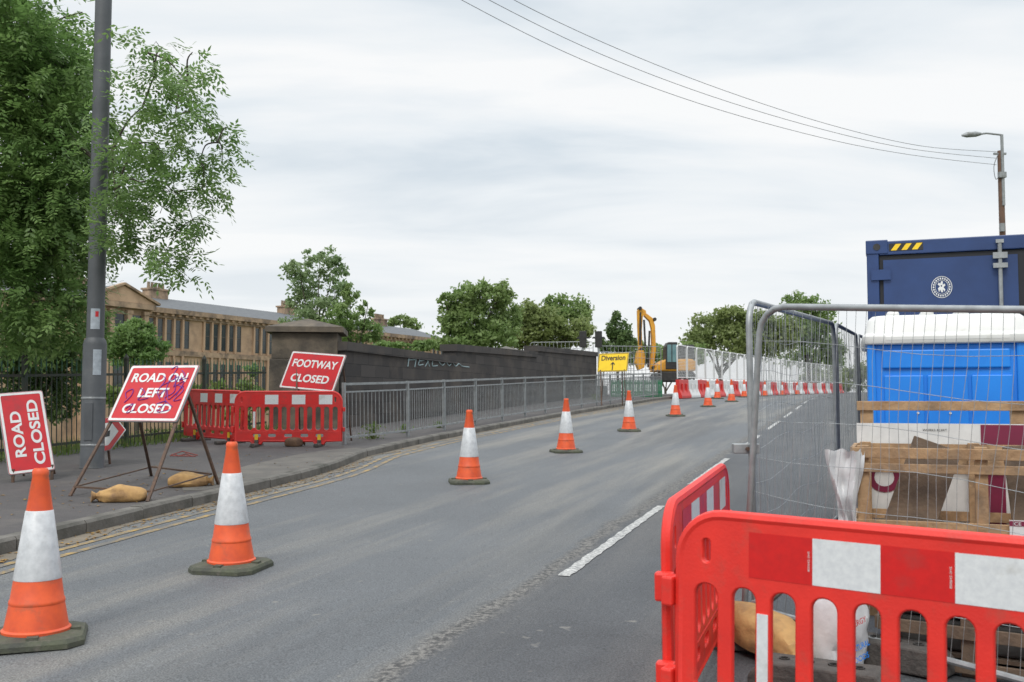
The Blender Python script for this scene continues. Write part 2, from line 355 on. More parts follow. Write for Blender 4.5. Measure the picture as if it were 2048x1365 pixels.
m2=nt.nodes.new('ShaderNodeMix'); m2.data_type='RGBA'; m2.inputs[0].default_value=.03; L.new(vs.outputs[0],m2.inputs[6]); L.new(sky.outputs[0],m2.inputs[7])
L.new(m2.outputs[2],bg.inputs['Color'])
sl=bpy.data.lights.new('sun','SUN'); sl.energy=1.5; sl.angle=R(20); sl.color=(1,.95,.87)
so=bpy.data.objects.new('sun',sl); col.objects.link(so); so.rotation_euler=(R(42),0,R(-20)); so.location=(0,0,30)

# ---------------------------------------------------------------- setting
def frange(a,b,s):
    out=[]; x=a
    while x<b: out.append(x); x+=s
    return out
ys=[-60,-30,-15]+frange(-8,60,1.0)+frange(60,170,5)+[170,200,260,350,500,800,1200,2000]
xs=[-2000,-1000,-500,-300,-200,-140,-100,-80]+frange(-70,80,2)+[80,100,140,200,300,500,1000,2000]
mb=MB(); vs_=[]
for Y in ys:
    for X in xs:
        d=bx_(Y)-.4-X
        top=g(max(Y,-15))-.06
        low=-1.6
        t=clampv(d/7,0,1); t=t*t*(3-2*t)
        if Y>125: top=2.4-clampv((Y-125)/200,0,1)*1.5
        vs_.append((X,Y,top*(1-t)+low*t if d>0 else top))
nx=len(xs); fs_=[(j*nx+i,j*nx+i+1,(j+1)*nx+i+1,(j+1)*nx+i) for j in range(len(ys)-1) for i in range(nx-1)]
mb.add(vs_,fs_); struct(mb,'ground',M['grass'],'rough grassy ground around the road and behind the fence')
def strip(name,xl,xr,y0,y1,h,m,label,step=1.0,cat='ground',skirt=0):
    mb=MB(); Ys=frange(y0,y1,step)+[y1]; v=[]
    for Y in Ys: v+= [(xl(Y),Y,g(Y)+h),(xr(Y),Y,g(Y)+h)]
    f=[(2*i,2*i+1,2*i+3,2*i+2) for i in range(len(Ys)-1)]
    mb.add(v,f)
    if skirt:
        v=[]
        for Y in Ys: v+=[(xl(Y),Y,g(Y)+h),(xl(Y),Y,g(Y)+h-skirt)]
        mb.add(v,f)
    return struct(mb,name,m,label,cat)
strip('road',lambda Y:kx(Y)-.02,lambda Y:max(cx_(Y)+6.5,kx(Y)+9),-8,160,0,M['road'],'grey worn asphalt road climbing away to the right',.5,'road')
strip('pavement',lambda Y:bx_(Y)-.45,lambda Y:kx(Y)-.14,-8,118,.12,M['paving'],'dark asphalt footway on the left of the road',.5,'pavement',1.6)
mb=MB(); Y=-7.5
def kp(Y,off=0): return Vector((kx(Y)-off,Y,g(Y)))
while Y<112:
    Y2=Y+.9
    a=kp(Y+.006);b=kp(Y2-.006)
    d=(b-a).normalized(); nrm=Vector((-d.y,d.x,0)).normalized()
    j=random.uniform(-.005,.005)
    v=[]
    for p in (a,b):
        for (o,h) in ((0,-.05),(0+.0,.10),(.025,.128),(.16,.128),(.16,-.05)): v.append(p+nrm*(o+j)+Vector((0,0,h+j)))
    mb.add(v,[(0,5,6,1),(1,6,7,2),(2,7,8,3),(3,8,9,4),(0,1,2,3,4),(9,8,7,6,5)])
    Y=Y2
struct(mb,'kerb',M['kerb'],'stone kerb along the left edge of the road','kerb')
strip('pavement_patch',lambda Y:kx(Y)-.16-.95*math.sin(math.pi*clampv((Y-11.8)/6.4,0.02,.98))**.5,lambda Y:kx(Y)-.165,11.9,18.1,.1245,M['concrete'],'paler concrete patch of footway behind the kerb',.2,'pavement')
def ribbon(mb,o0,o1,y0,y1,h,step=.4,jit=0):
    Ys=frange(y0,y1,step)+[y1]; v=[]
    for Y in Ys:
        v+=[(kx(Y)+o0,Y,g(Y)+h),(kx(Y)+o1+random.uniform(-jit,jit),Y,g(Y)+h)]
    mb.add(v,[(2*i,2*i+1,2*i+3,2*i+2) for i in range(len(Ys)-1)])
mb=MB(); ribbon(mb,0,.16,-7,60,.004,.3,.10); struct(mb,'gutter_dust',M['dustm'],'dusty grit lying in the gutter by the kerb','dirt')
mb=MB(); ribbon(mb,.30,.38,-7,100,.005); ribbon(mb,.50,.58,-7,100,.005)
struct(mb,'yellow_line',M['yellowline'],'worn double yellow line along the kerb','road marking')
def dash(mb,x0,y0,x1,y1,w,h=.006):
    a=Vector((x0,y0,0));b=Vector((x1,y1,0));d=(b-a).normalized();n=Vector((d.y,-d.x,0))*w/2
    N=50;v=[]
    for i in range(N+1):
        p=a+(b-a)*i/N
        for s in (-1,1):
            q=p+n*s*random.uniform(.74,1.06); v.append((q.x,q.y,g(q.y)+h))
    mb.add(v,[(2*i,2*i+1,2*i+3,2*i+2) for i in range(N)])
k=0; Y=7.62-5.8
while Y<100:
    mb=MB(); dash(mb,cx_(Y),Y,cx_(Y+3.8),Y+3.8,.105)
    if k>0: struct(mb,'centre_line',M['whiteline'],('%s white centre line dash up the road'%ORD[min(k,30)]),'road marking')
    Y+=5.85; k+=1

# ---------------------------------------------------------------- cones
def make_cone(label,loc,rz):
    t=thing('traffic_cone',label,'traffic cone',loc,(0,0,rz),'traffic cones along the road')
    a=.27;c=.085
    poly=[(-a+c,-a),(a-c,-a),(a,-a+c),(a,a-c),(a-c,a),(-a+c,a),(-a,a-c),(-a,-a+c)]
    mb=MB()
    def ring(s,z): return [(x*s,y*s,z) for x,y in poly]
    v=ring(1,.0)+ring(1.0,.028)+ring(.95,.05)+ring(.62,.062); n=8
    f=[tuple(reversed(range(8)))]+[(i*8+k,i*8+(k+1)%8,(i+1)*8+(k+1)%8,(i+1)*8+k) for i in range(3) for k in range(8)]+[tuple(24+k for k in range(8))]
    mb.add(v,f)
    for k in range(4):
        T=Matrix.Rotation(R(90*k),4,'Z'); mb.box((.17,-.03,.05),(.24,.03,.068),T)
    mb.build('base',M['conebase'],t)
    mb=MB(); mb.lathe([(.185,.045),(.188,.075),(.175,.085),(.172,.10),(.150,.22),(.153,.225),(.151,.24),(.145,.25),(.128,.37)],32,cap=False)
    mb.build('cone_body',M['orange'],t,smooth=True)
    mb=MB(); mb.lathe([(.131,.36),(.132,.368),(.077,.752),(.073,.756)],32,cap=False)
    mb.build('reflective_sleeve',M['sleeve'],t,smooth=True)
    mb=MB(); mb.lathe([(.075,.74),(.044,.955),(.046,.96),(.046,.985),(.036,1.0),(.026,1.0),(.024,.96)],24,cap=False)
    mb.lathe([(.0245,.955),(.001,.95)],24,cap=False)
    mb.build('cone_tip',M['orange'],t,smooth=True)
    return t
cones=[(72,1282,20,'nearest large orange and white traffic cone at the left edge of the photo'),
(463,1138,-12,'second nearest orange and white cone, in front of the road on left closed sign'),
(938,966,8,'third nearest traffic cone, below the middle of the guard railing'),
(1132,905,15,'fourth nearest traffic cone up the road'),
(1258,863,0,'fifth nearest traffic cone, below the yellow diversion sign'),
(1351,833,9,'sixth nearest traffic cone, beside the end of the guard railing'),
(1416,814,0,'seventh nearest traffic cone, in front of the red and white water barriers'),
(1463,804,0,'eighth nearest traffic cone, just left of the mesh fence posts')]
cone0=None
for px,py,rz,lab in cones:
    p=G(px,py,0)
    if cone0 is None: cone0=make_cone(lab,(p.x,p.y,g(p.y)),R(rz))
    else: dup(cone0,(p.x,p.y,g(p.y)),(R(1.5),0,R(rz)),lab)
k=0
for Y in (50,57,64,71,79,88,97):
    k+=1
    x=kx(Y)+2.4-.012*(Y-50)
    dup(cone0,(x,Y,g(Y)),(0,0,.3),'%s small distant cone beyond the eighth, seen through the wire fence'%ORD[k])

# ---------------------------------------------------------------- plastic barriers
def make_barrier(label,loc,rot,m,group,start_white=0,yellow=False):
    t=thing('plastic_barrier',label,'barrier',loc,rot,group)
    def arc(cx,cy,r,a0,a1,n=8): return [(cx+r*math.cos(R(a0+(a1-a0)*i/n)),cy+r*math.sin(R(a0+(a1-a0)*i/n))) for i in range(n+1)]
    ol=[(0.02,.10),(.30,.10),(.34,.05),(.50,.05),(.54,.10),(1.46,.10),(1.50,.05),(1.66,.05),(1.70,.10),(1.98,.10)]+[(1.98,.80)]+arc(1.80,.82,.18,0,90)+arc(.20,.82,.18,90,180)
    loops=[ol]
    n=12; xs0=.135; pt=(2-2*xs0)/(n-1); wd=.110
    for i in range(n):
        x=xs0+i*pt
        loops.append(rrect(x,(.29+.735)/2,wd,.735-.29,.052))
    for i in (0,n-1): loops.append(rrect(xs0+i*pt-.0,.86,.046,.105,.022,4))
    for x in (.42,.7,1.0,1.3,1.58): loops.append(rrect(x,.20,.16,.07,.03,4))
    mesh_obj('barrier_panel',plate(loops,.012,.007,XZ),m,t)
    mb=MB(); mb.tube([(x,0,z) for x,z in ol],.025,8,closed=True); mb.build('moulded_rim',m,t,smooth=True)
    mb=MB(); mb.tube([(.05,0,.262),(1.95,0,.262)],.022,6); mb.build('lower_rib',m,t,smooth=True)
    for z in (.25,.62):
        mb=MB(); mb.box((-.055,-.04,z),(-.004,.04,z+.12)); mb.build('hinge_lug',m,t,bevel=.01)
        mb=MB(); mb.box((2.004,-.035,z+.02),(2.05,.035,z+.10)); mb.build('hinge_lug',m,t,bevel=.01)
    sw=1.50/6
    for i in range(6):
        mb=MB()
        x0=.315+i*sw
        for s in (-1,1):
            y=.0208*s; mb.add([(x0,y,.775),(x0+sw-.002,y,.775),(x0+sw-.002,y,.95),(x0,y,.95)],[(0,1,2,3) if s<0 else (3,2,1,0)])
        mb.build('reflective_panel',M['whiteref'] if (i+start_white)%2 else M['redref'],t,label='white reflective panel' if (i+start_white)%2 else 'red reflective panel')
    mb=MB(); x=xs0+1.5*pt
    mb.box((x-.022,-.0235,.34),(x+.022,.0235,.64)); mb.build('bar_reflector',M['whiteref'],t)
    for x in (.42,1.58):
        mb=MB(); mb.prism([(x-.05,.0),(x+.05,0),(x+.05,.035),(x+.03,.06),(x-.03,.06),(x-.05,.035)],-.32,.32)
        mb.box((x-.035,-.05,.055),(x+.035,.05,.12))
        mb.build('foot',M['rubber'],t,bevel=.008)
        if yellow:
            mb=MB(); mb.box((x-.03,-.045,.07),(x+.03,-.03,.22)); mb.build('clip',M['yellowclip'],t)
    return t
def rot_between(a,b):
    d=Vector((b[0]-a[0],b[1]-a[1])); dz=g(b[1])-g(a[1]); return (0,-math.atan2(dz,d.length),math.atan2(d.y,d.x))
A=(.665,4.14);B=(2.31,3.00)
fb=make_barrier('bright red plastic barrier nearest the camera at bottom right with red and white panels',(A[0],A[1],g(A[1])),rot_between(A,B),M['red'],'bright red barriers in the foreground')
for x in (.315+.25*1-.014,.315+.25*3-.014):
    T=Matrix.Translation((x,-.0225,.862))@XZ@Matrix.Rotation(R(90),4,'Z')
    text('850642-2HS','printed_code',fb,T,0,0,.075,.008,M['signwhite'],bold=0)
A=(.655,4.26);B=(1.27,6.02)
dup(fb,(A[0],A[1],g(A[1])),rot_between(A,B),'bright red plastic barrier turned side on, left of the nearest one')
pa=G(468,893,.12);pb=G(688,893,.12)
wb=make_barrier('dull red barrier across the footway below the footway closed sign',(pa.x,pa.y,g(pa.y)+.12),rot_between(pa,pb),M['redwalk'],'dull red barriers across the footway',0,True)
pa2=(pa.x-1.45,pa.y+1.6); pb2=(pa.x+.10,pa.y+.30)
dup(wb,(pa2[0],pa2[1],g(pa2[1])+.12),rot_between(pa2,pb2),'dull red barrier behind the road on left closed sign, left of the other footway barrier')

# ---------------------------------------------------------------- signs
def rect3(cpx,cpy,du,dv,Y,a=None,b=None):
    C=at(cpx,cpy,Y); tx=C.x/Y; tz=(C.z-CZ)/Y; s=Y/F
    ux,uz=du[0]*s,-du[1]*s; vx,vz=dv[0]*s,-dv[1]*s
    if a is None:
        V=Vector((vx+tx*b,b,vz+tz*b)); a=-(ux*V.x+uz*V.z)/(tx*V.x+tz*V.z+b)
        U=Vector((ux+tx*a,a,uz+tz*a))
    else:
        U=Vector((ux+tx*a,a,uz+tz*a)); b=-(vx*U.x+vz*U.z)/(tx*U.x+tz*U.z+a)
        V=Vector((vx+tx*b,b,vz+tz*b))
    return C,U,V
def sign(name,label,C,U,V,face,border,lines,txm,loc,group=None,bw=.03,inset=0.0):
    t=thing(name,label,'sign',loc,group=group)
    u=U.normalized();v=V.normalized();n=u.cross(v); W=U.length;H=V.length
    T=Matrix(((u.x,v.x,n.x,C.x),(u.y,v.y,n.y,C.y),(u.z,v.z,n.z,C.z),(0,0,0,1)))
    mesh_obj('sign_plate',plate([rrect(0,0,W,H,.03)],.008,.002,T@Matrix.Translation((0,0,-.012)),loc),M['railgrey'],t)
    mesh_obj('sign_face',plate([rrect(0,0,W-.01,H-.01,.028)],.001,0,T,loc),face,t)
    mesh_obj('sign_border',plate([rrect(0,0,W-.02-inset,H-.02-inset,.026),rrect(0,0,W-.02-inset-2*bw,H-.02-inset-2*bw,.02)],.001,0,T@Matrix.Translation((0,0,.003)),loc),border,t)
    for s,cx,cy,w,h in lines:
        text(s,'sign_text',t,T@Matrix.Translation((0,0,.0045)),cx*W,cy*H,w*W,h*H,txm,off=loc,bold=.028)
    return t,T,W,H
def legs(t,loc,segs,m,w=.035):
    for a,b in segs:
        mb=MB(loc); mb.beam(a,b,w,w*.7); mb.build('leg',m,t)
def curve_pts(pts,n=6):
    out=[];P=[Vector(p) for p in pts]
    for i in range(len(P)-1):
        p0=P[max(i-1,0)];p1=P[i];p2=P[i+1];p3=P[min(i+2,len(P)-1)]
        for k in range(n):
            t=k/n; out.append(.5*((2*p1)+(p2-p0)*t+(2*p0-5*p1+4*p2-p3)*t*t+(3*p1-p0-3*p2+p3)*t**3))
    out.append(P[-1]); return out

C,U,V=rect3(307,786,(137,0),(46,-112),12.0,b=.40)
l1=G(140,993,.12);l2=G(295,1004,.12);l3=G(437,970,.12);l4=G(303,952,.12)
loc=tuple((l1+l2+l3+l4)/4)
t,T,W,H=sign('road_on_left_closed_sign','red ROAD ON LEFT CLOSED sign with purple graffiti on a rusty stand',C,U,V,M['signred'],M['signwhite'],
  [('ROAD ON',.0,.27,.80,.165),('LEFT',.0,.0,.42,.165),('CLOSED',.0,-.28,.70,.165)],M['signwhite'],loc)
tl=C-U*.46+V*.5;bl=C-U*.47-V*.5;tr=C+U*.46+V*.5;br=C+U*.47-V*.5
nn=U.cross(V).normalized()*-.035
legs(t,loc,[(tl+nn,bl+nn),(bl+nn,l1),(tr+nn,br+nn),(br+nn,l2)],M['rusty'])
legs(t,loc,[(C+U*.40+V*.1+nn*2,l3),(C-U*.1-V*.42+nn*2,l4)],M['rusty'])
q=lambda a,b,f:a+(b-a)*f
for a_,b_,w_ in ((q(l1,bl,.12),q(l2,br,.12),.03),(q(l4,C,.12),q(l3,C,.12),.03),(q(l1,bl,.12),q(l4,C,.12),.02),(q(l2,br,.12),q(l3,C,.12),.02)):
    mb=MB(loc); mb.beam(a_,b_,w_,w_*.7); mb.build('cross_bar',M['rusty'],t)
mb=MB(loc)
for st in ([(.12,.42),(.20,.46),(.16,.15),(.20,-.05)],[(.08,.12),(.18,.2),(.28,.28),(.26,.1),(.38,.2),(.34,-.05)],[(.10,-.05),(.18,.05),(.26,-.12),(.34,.0),(.40,.12)],[(-.36,-.10),(-.40,.0),(-.32,.06),(-.30,-.05),(-.36,-.18)],[(-.22,.08),(-.12,.0),(-.18,-.13),(-.04,-.10)],[(.28,.4),(.36,.3),(.30,.22),(.42,.26)],[(.22,.3),(.30,.02),(.20,-.1),(.36,-.25)],[(-.30,-.28),(-.22,-.2),(-.26,-.36),(-.16,-.3)],[(.12,-.2),(.24,-.16),(.18,-.34),(.34,-.30)],[(.30,.14),(.42,.05),(.34,-.14),(.44,-.12)],[(.04,.30),(.10,.22),(.06,.02),(.14,-.12)]):
    mb.tube([T@Vector((x*W,y*H,.007)) for x,y in [(p.x,p.y) for p in curve_pts([(x,y,0) for x,y in st],5)]],.0052,4)
mb.build('graffiti',M['purple'],t)

C,U,V=rect3(52,864,(-30,-160),(-92,9),13.0,a=.22)
low=G(60,948,.12); loc=(low.x,low.y,g(low.y)+.12)
t,T,W,H=sign('road_closed_sign','red ROAD CLOSED sign standing on its side at the far left',C,U,V,M['signred'],M['signwhite'],
  [('ROAD',-.02,.18,.56,.24),('CLOSED',-.01,-.21,.80,.24)],M['signwhite'],loc)
segs=[]
for f in (-.35,.35):
    top=C+U*.2+V*f; d=Vector((top.x-.05,top.y+.6,0)); d.z=g(d.y)+.12; segs.append((top+Vector((0,.03,0)),d))
legs(t,loc,segs,M['rusty'],.025)
for f in (-.42,.42):
    a=C-U*.48+V*f; mb=MB(loc); mb.beam(a+Vector((0,.02,.05)),Vector((a.x,a.y+.02,g(a.y)+.12)),.03); mb.build('stub_foot',M['rusty'],t)

C,U,V=rect3(625,743,(108,9),(26,-74),19.4,b=.30)
l1=G(592,892,.12);l2=G(703,882,.12);l3=G(690,868,.12);l4=G(600,872,.12)
loc=tuple((l1+l2)/2)
t,T,W,H=sign('footway_closed_sign','red FOOTWAY CLOSED sign on a stand behind the footway barrier',C,U,V,M['signred'],M['signwhite'],
  [('FOOTWAY',0,.19,.82,.21),('CLOSED',.0,-.2,.70,.21)],M['signwhite'],loc)
nn=U.cross(V).normalized()*-.035
legs(t,loc,[(C-U*.42+V*.45+nn,l1),(C+U*.42+V*.45+nn,l2),(C+U*.3+nn*2,l3),(C-U*.3+nn*2,l4)],M['rusty'],.03)

C,U,V=rect3(1226,725,(60,-2),(4,-37),37.5,b=.15)
gx=Vector((C.x,C.y,g(C.y)+.12)); loc=tuple(gx)
t,T,W,H=sign('diversion_sign','yellow Diversion sign with black arrow standing behind the guard railing',C,U,V,M['signyellow'],M['black'],
  [('Diversion',0,.24,.80,.28)],M['black'],loc,bw=.018,inset=.02)
mesh_obj('sign_arrow',plate([[(-.022,-.30*H/.7),(.022,-.30*H/.7),(.022,-.06),(.085,-.12),(.085,-.068),(0,.015),(-.085,-.068),(-.085,-.12),(-.022,-.06)]],.001,0,T@Matrix.Translation((0,0,.005)),loc),M['black'],t)
legs(t,loc,[(C-U*.4-V*.4,gx+Vector((-.45,-.15,0))),(C+U*.4-V*.4,gx+Vector((.45,-.15,0))),(C-U*.3+Vector((0,.04,0)),gx+Vector((-.4,.5,0))),(C+U*.3+Vector((0,.04,0)),gx+Vector((.4,.5,0)))],M['rusty'],.04)

C,U,V=rect3(208,870,(82,-20),(6,-66),15.1,b=.15)
loc=(C.x,C.y,g(C.y)+.12)
t=thing('direction_arrow_board','white arrow board with red border, low down behind the grey pole','sign',loc)
u=U.normalized();v=V.normalized();n=u.cross(v);W=U.length;H=V.length
T=Matrix(((u.x,v.x,n.x,C.x),(u.y,v.y,n.y,C.y),(u.z,v.z,n.z,C.z),(0,0,0,1)))
pent=lambda s:[(-W*.5*s,-H*.5*s),(W*.2*s,-H*.5*s),(W*.5*s,0),(W*.2*s,H*.5*s),(-W*.5*s,H*.5*s)]
mesh_obj('sign_plate',plate([pent(1.0)],.006,.002,T@Matrix.Translation((0,0,-.01)),loc),M['signwhite'],t)
mesh_obj('sign_border',plate([pent(.99),pent(.70)],.001,0,T@Matrix.Translation((0,0,.001)),loc),M['signred'],t)
for x0 in (-.25,.02):
    mb=MB(loc); mb.box((x0*W,-.08*H,.0),(x0*W+.12*W,.09*H,.002),T); mb.build('sign_symbol',M['black'],t)
for dd in (U*.1,U*-.35):
    mb=MB(loc); p0=C-V*.3+Vector((0,.03,0))+dd; mb.beam(p0,Vector((p0.x,p0.y+.1,g(p0.y)+.12)),.03); mb.build('leg',M['rusty'],t)

# ---------------------------------------------------------------- sandbags and lumps
def lump(name,label,cat,c,L_,W_,H_,rz,m,seed,neck=True,group=None,rough_amt=.12):
    mb=MB(); N=34;K=30; vs=[];fs=[]
    prof=[]
    for i in range(N+1):
        s=i/N
        if neck:
            if s<.84: r=max(.3,math.sin(math.pi*min(1,(s/.84)*.88+.05))**.42)
            elif s<.90: r=.66-(s-.84)/.06*.42
            else: r=.24+(s-.90)/.10*.34
        else: r=max(.12,math.sin(math.pi*(.03+.94*s))**.45)
        prof.append(r)
    for i in range(N+1):
        s=i/N; x=(s-.5)*L_
        for k in range(K):
            a=2*math.pi*k/K
            ca,sa=math.cos(a),math.sin(a)
            ca=math.copysign(abs(ca)**.8,ca); sa=math.copysign(abs(sa)**.9,sa)
            y=ca*W_/2*prof[i]; z=sa*H_/2*prof[i]
            d=noise.noise(Vector((x*5+seed,y*5,z*5+seed)))*rough_amt+noise.noise(Vector((x*6+seed,y*16,z*16)))*rough_amt*.5
            if neck and s>.5: d+=.05*math.sin(a*7+seed)*(s-.5)*1.6
            f=1+d*1.6
            z2=z*f; z2=max(z2,-H_*.30)
            vs.append((x+d*.06,y*f+.04*math.sin(s*4+seed),z2+H_*.30))
    for i in range(N):
        for k in range(K): fs.append((i*K+k,i*K+(k+1)%K,(i+1)*K+(k+1)%K,(i+1)*K+k))
    fs.append(tuple(reversed(range(K))));fs.append(tuple(N*K+k for k in range(K)))
    mb.add(vs,fs); o=mb.build(name,m,None,c,smooth=True); o.rotation_euler=(0,0,rz)
    return tag(o,label,cat,group)
p=G(238,1003,.12); lump('sandbag','tan sandbag on the footway in front of the sign stand, tied end to the left','sandbag',(p.x,p.y,g(p.y)+.12),.56,.33,.21,R(205),M['sand'],1,rough_amt=.14)
p=G(382,973,.12); lump('sandbag','tan sandbag on the far feet of the road on left closed stand','sandbag',(p.x,p.y,g(p.y)+.12),.52,.34,.21,R(12),M['sand'],5,rough_amt=.14)
p=G(590,893,.12); lump('sandbag','small dark brown sandbag under the footway barrier','sandbag',(p.x,p.y,g(p.y)+.12),.36,.26,.22,R(20),M['sandbrown'],9)
o=lump('sandbag','long tan sandbag slumped by the fence foot behind the red barrier','sandbag',(1.36,5.50,g(5.5)+.05),.80,.25,.26,R(-78),M['sand'],12,rough_amt=.14)
o.rotation_euler=(0,R(9),R(-72))
t=lump('plastic_bag','crumpled white plastic bag with red and blue print at the foot of the wire fence','bag',(1.72,5.36,g(5.34)+.0),.34,.30,.60,R(5),M['tarpwhite'],22,False,rough_amt=.28)
for s,z,x,m,hh in (('ENERGY',.28,.03,'signred',.028),('NATURAL',.16,.04,'blue',.03),('GOODS',.10,.04,'blue',.028)):
    T=Matrix.Translation((x,-.192,z))@Matrix.Rotation(R(-25),4,'Y')@XZ
    text(s,'bag_print',t,T,0,0,.11,hh,M[m],bold=.01,shear=.3)

# ---------------------------------------------------------------- lamp post left
p=G(184,936,.12); loc=(p.x,p.y,g(p.y)+.12)
t=thing('lamp_post','tall grey steel pole on the left footway with notices taped to it','lamp post',loc)
mb=MB(); mb.lathe([(.175,0),(.165,.03),(.165,1.80),(.15,1.86),(.122,1.90)],28); mb.build('pole_base',M['polegrey'],t,smooth=True)
mb=MB(); mb.lathe([(.124,1.88),(.122,4.5),(.112,9.5)],28); mb.build('pole',M['polegrey'],t,smooth=True)
mb=MB(); mb.tube([(0,0,9.4),(0.1,-.02,9.9),(.6,-.05,10.1),(1.6,-.1,10.15)],.05,10); mb.build('arm',M['polegrey'],t,smooth=True)
mb=MB(); mb.tube([(1.5,-.1,10.12),(1.7,-.1,10.14),(2.1,-.12,10.14),(2.25,-.12,10.13)],[.06,.13,.12,.03],12); mb.build('lamp_head',M['railgrey'],t,smooth=True)
for z0,z1,r,a0,a1,m,lb in ((1.35,1.72,.169,-75,-35,'paper','pale notice taped to the lower pole'),(2.02,2.32,.126,-100,-40,'paper','faded notice wrapped round the pole'),(2.2,2.28,.128,-70,-50,'signred','red sticker')):
    mb=MB(); n=8; v=[]
    for i in range(n+1):
        a=R(a0+(a1-a0)*i/n)
        v+=[(r*math.cos(a),r*math.sin(a),z0),(r*math.cos(a),r*math.sin(a),z1)]
    mb.add(v,[(2*i,2*i+2,2*i+3,2*i+1) for i in range(n)]); mb.build('notice',M[m],t,label=lb)
mb=MB(); mb.box((-.06,-.172,.4),(.06,-.158,.95)); mb.build('access_door',M['polegrey'],t,bevel=.005)
for z in (.32,1.0):
    mb=MB(); mb.lathe([(.168,z),(.171,z+.005),(.171,z+.025),(.168,z+.03)],28,cap=False); mb.build('band',M['galv'],t)
# ---------------------------------------------------------------- guard railing
def make_guard(label,loc,rot,Lp):
    t=thing('guard_rail_panel',label,'guard rail',loc,rot,'grey guard rail panels along the footway')
    mb=MB(); mb.box((-.028,-.028,-.0),(.028,.028,1.17)); mb.build('post',M['railgrey'],t)
    mb=MB(); mb.beam((.03,0,1.14),(Lp-.03,0,1.14),.045,.045); mb.build('top_rail',M['railgrey'],t)
    mb=MB(); mb.beam((.03,0,.99),(Lp-.03,0,.99),.03,.03); mb.build('middle_rail',M['railgrey'],t)
    mb=MB(); mb.beam((.03,0,.13),(Lp-.03,0,.13),.035,.035); mb.build('bottom_rail',M['railgrey'],t)
    mb=MB(); n=17
    for i in range(1,n):
        x=Lp*i/n; mb.tube([(x,0,.13),(x,0,.99)],.0085,5,cap=False)
    mb.build('infill_bars',M['railgrey'],t)
    return t
ga=Vector((-3.17,18.9));gb=Vector((7.35,50.0)); gl=(gb-ga).length; n=15; Lp=gl/n
g0=None
def gpt(i):
    f=i/n; p=ga+(gb-ga)*f
    return (kx(p.y)-.42 if i>0 else p.x, p.y)
for i in range(n):
    a=gpt(i);b=gpt(i+1); rot=rot_between(a,b); lab='%s grey guard rail panel counted from its near left end'%ORD[i+1]
    LL=(Vector(b)-Vector(a)).length
    if g0 is None: g0=make_guard(lab,(a[0],a[1],g(a[1])+.12),rot,Lp); g0.scale=(LL/Lp,1,1)
    else: dup(g0,(a[0],a[1],g(a[1])+.12),rot,lab,scale=(LL/Lp,1,1))
a=gpt(n); dup(g0,(a[0],a[1],g(a[1])+.12),(0,0,R(135)),'last guard rail panel turned back across the footway',scale=(1.1,1,1))

# ---------------------------------------------------------------- iron fence left
def make_iron(label,loc,rot,Lp):
    t=thing('iron_fence_panel',label,'fence',loc,rot,'dark iron fence bays behind the footway')
    mb=MB(); mb.box((-.035,-.035,-.3),(.035,.035,1.62)); mb.lathe([(.05,1.62),(.05,1.66),(.0,1.74)],8); mb.build('post',M['fence'],t)
    for z in (.18,1.35):
        mb=MB(); mb.beam((0,0,z),(Lp,0,z),.02,.045); mb.build('rail',M['fence'],t)
    mb=MB(); mb2=MB(); n=21
    for i in range(1,n):
        x=Lp*i/n; mb.tube([(x,0,-.02),(x,0,1.42)],.010,5,cap=False); mb2.tube([(x,0,1.42),(x,0,1.56),(x,0,1.66)],[.012,.011,.001],5)
    mb.build('pales',M['fence'],t); mb2.build('pale_tips',M['fencegreen'],t)
    return t
fa=Vector((-11.4,4.0));fb_=Vector((-5.78,23.5)); n=8; Lp=(fb_-fa).length/n; f0=None
for i in range(n):
    a=fa+(fb_-fa)*i/n;b=fa+(fb_-fa)*(i+1)/n
    rot=rot_between(a,b); lab='%s dark iron fence bay counting back from the stone pier'%ORD[n-i]
    lc=(a.x,a.y,g(a.y)+.10)
    if f0 is None: f0=make_iron(lab,lc,rot,Lp)
    else: dup(f0,lc,rot,lab)

# ---------------------------------------------------------------- pier and parapet wall
c=(-5.05,24.6); gz=g(24.6)+.1; loc=(c[0],c[1],gz)
t=thing('stone_pier','square weathered stone pier with a shallow pyramid cap beside the dark wall','pier',loc,(0,0,R(6)))
mb=MB(); mb.box((-.82,-.82,-.4),(.82,.82,1.65)); mb.build('pier_shaft',M['pier'],t,bevel=.02)
mb=MB(); mb.box((-.78,-.78,1.65),(.78,.78,2.28)); mb.build('pier_upper',M['pier'],t,bevel=.02)
mb=MB(); s=.92; mb.add([(-s,-s,2.29),(s,-s,2.29),(s,s,2.29),(-s,s,2.29),(-s,-s,2.42),(s,-s,2.42),(s,s,2.42),(-s,s,2.42),(0,0,2.68)],[(3,2,1,0),(0,1,5,4),(1,2,6,5),(2,3,7,6),(3,0,4,7),(4,5,8),(5,6,8),(6,7,8),(7,4,8)]); mb.build('pier_cap',M['pier'],t)
wa=Vector((-4.22,24.0));wb_=Vector((4.05,50.2)); wl=(wb_-wa).length; wd=(wb_-wa).normalized()
rz=math.atan2(wd.y,wd.x)
loc=(wa.x,wa.y,g(wa.y)+.12)
t=thing('parapet_wall','long dark soot stained stone bridge parapet stepping up behind the guard railing','wall',loc,(0,0,rz))
def s_at(px):
    k=(px-1024)/F
    return (k*wa.y-wa.x)/(wd.x-k*wd.y)
cuts=[0,s_at(898),s_at(1062),wl]
tops=[(684,714),(689,704),(692,705)]
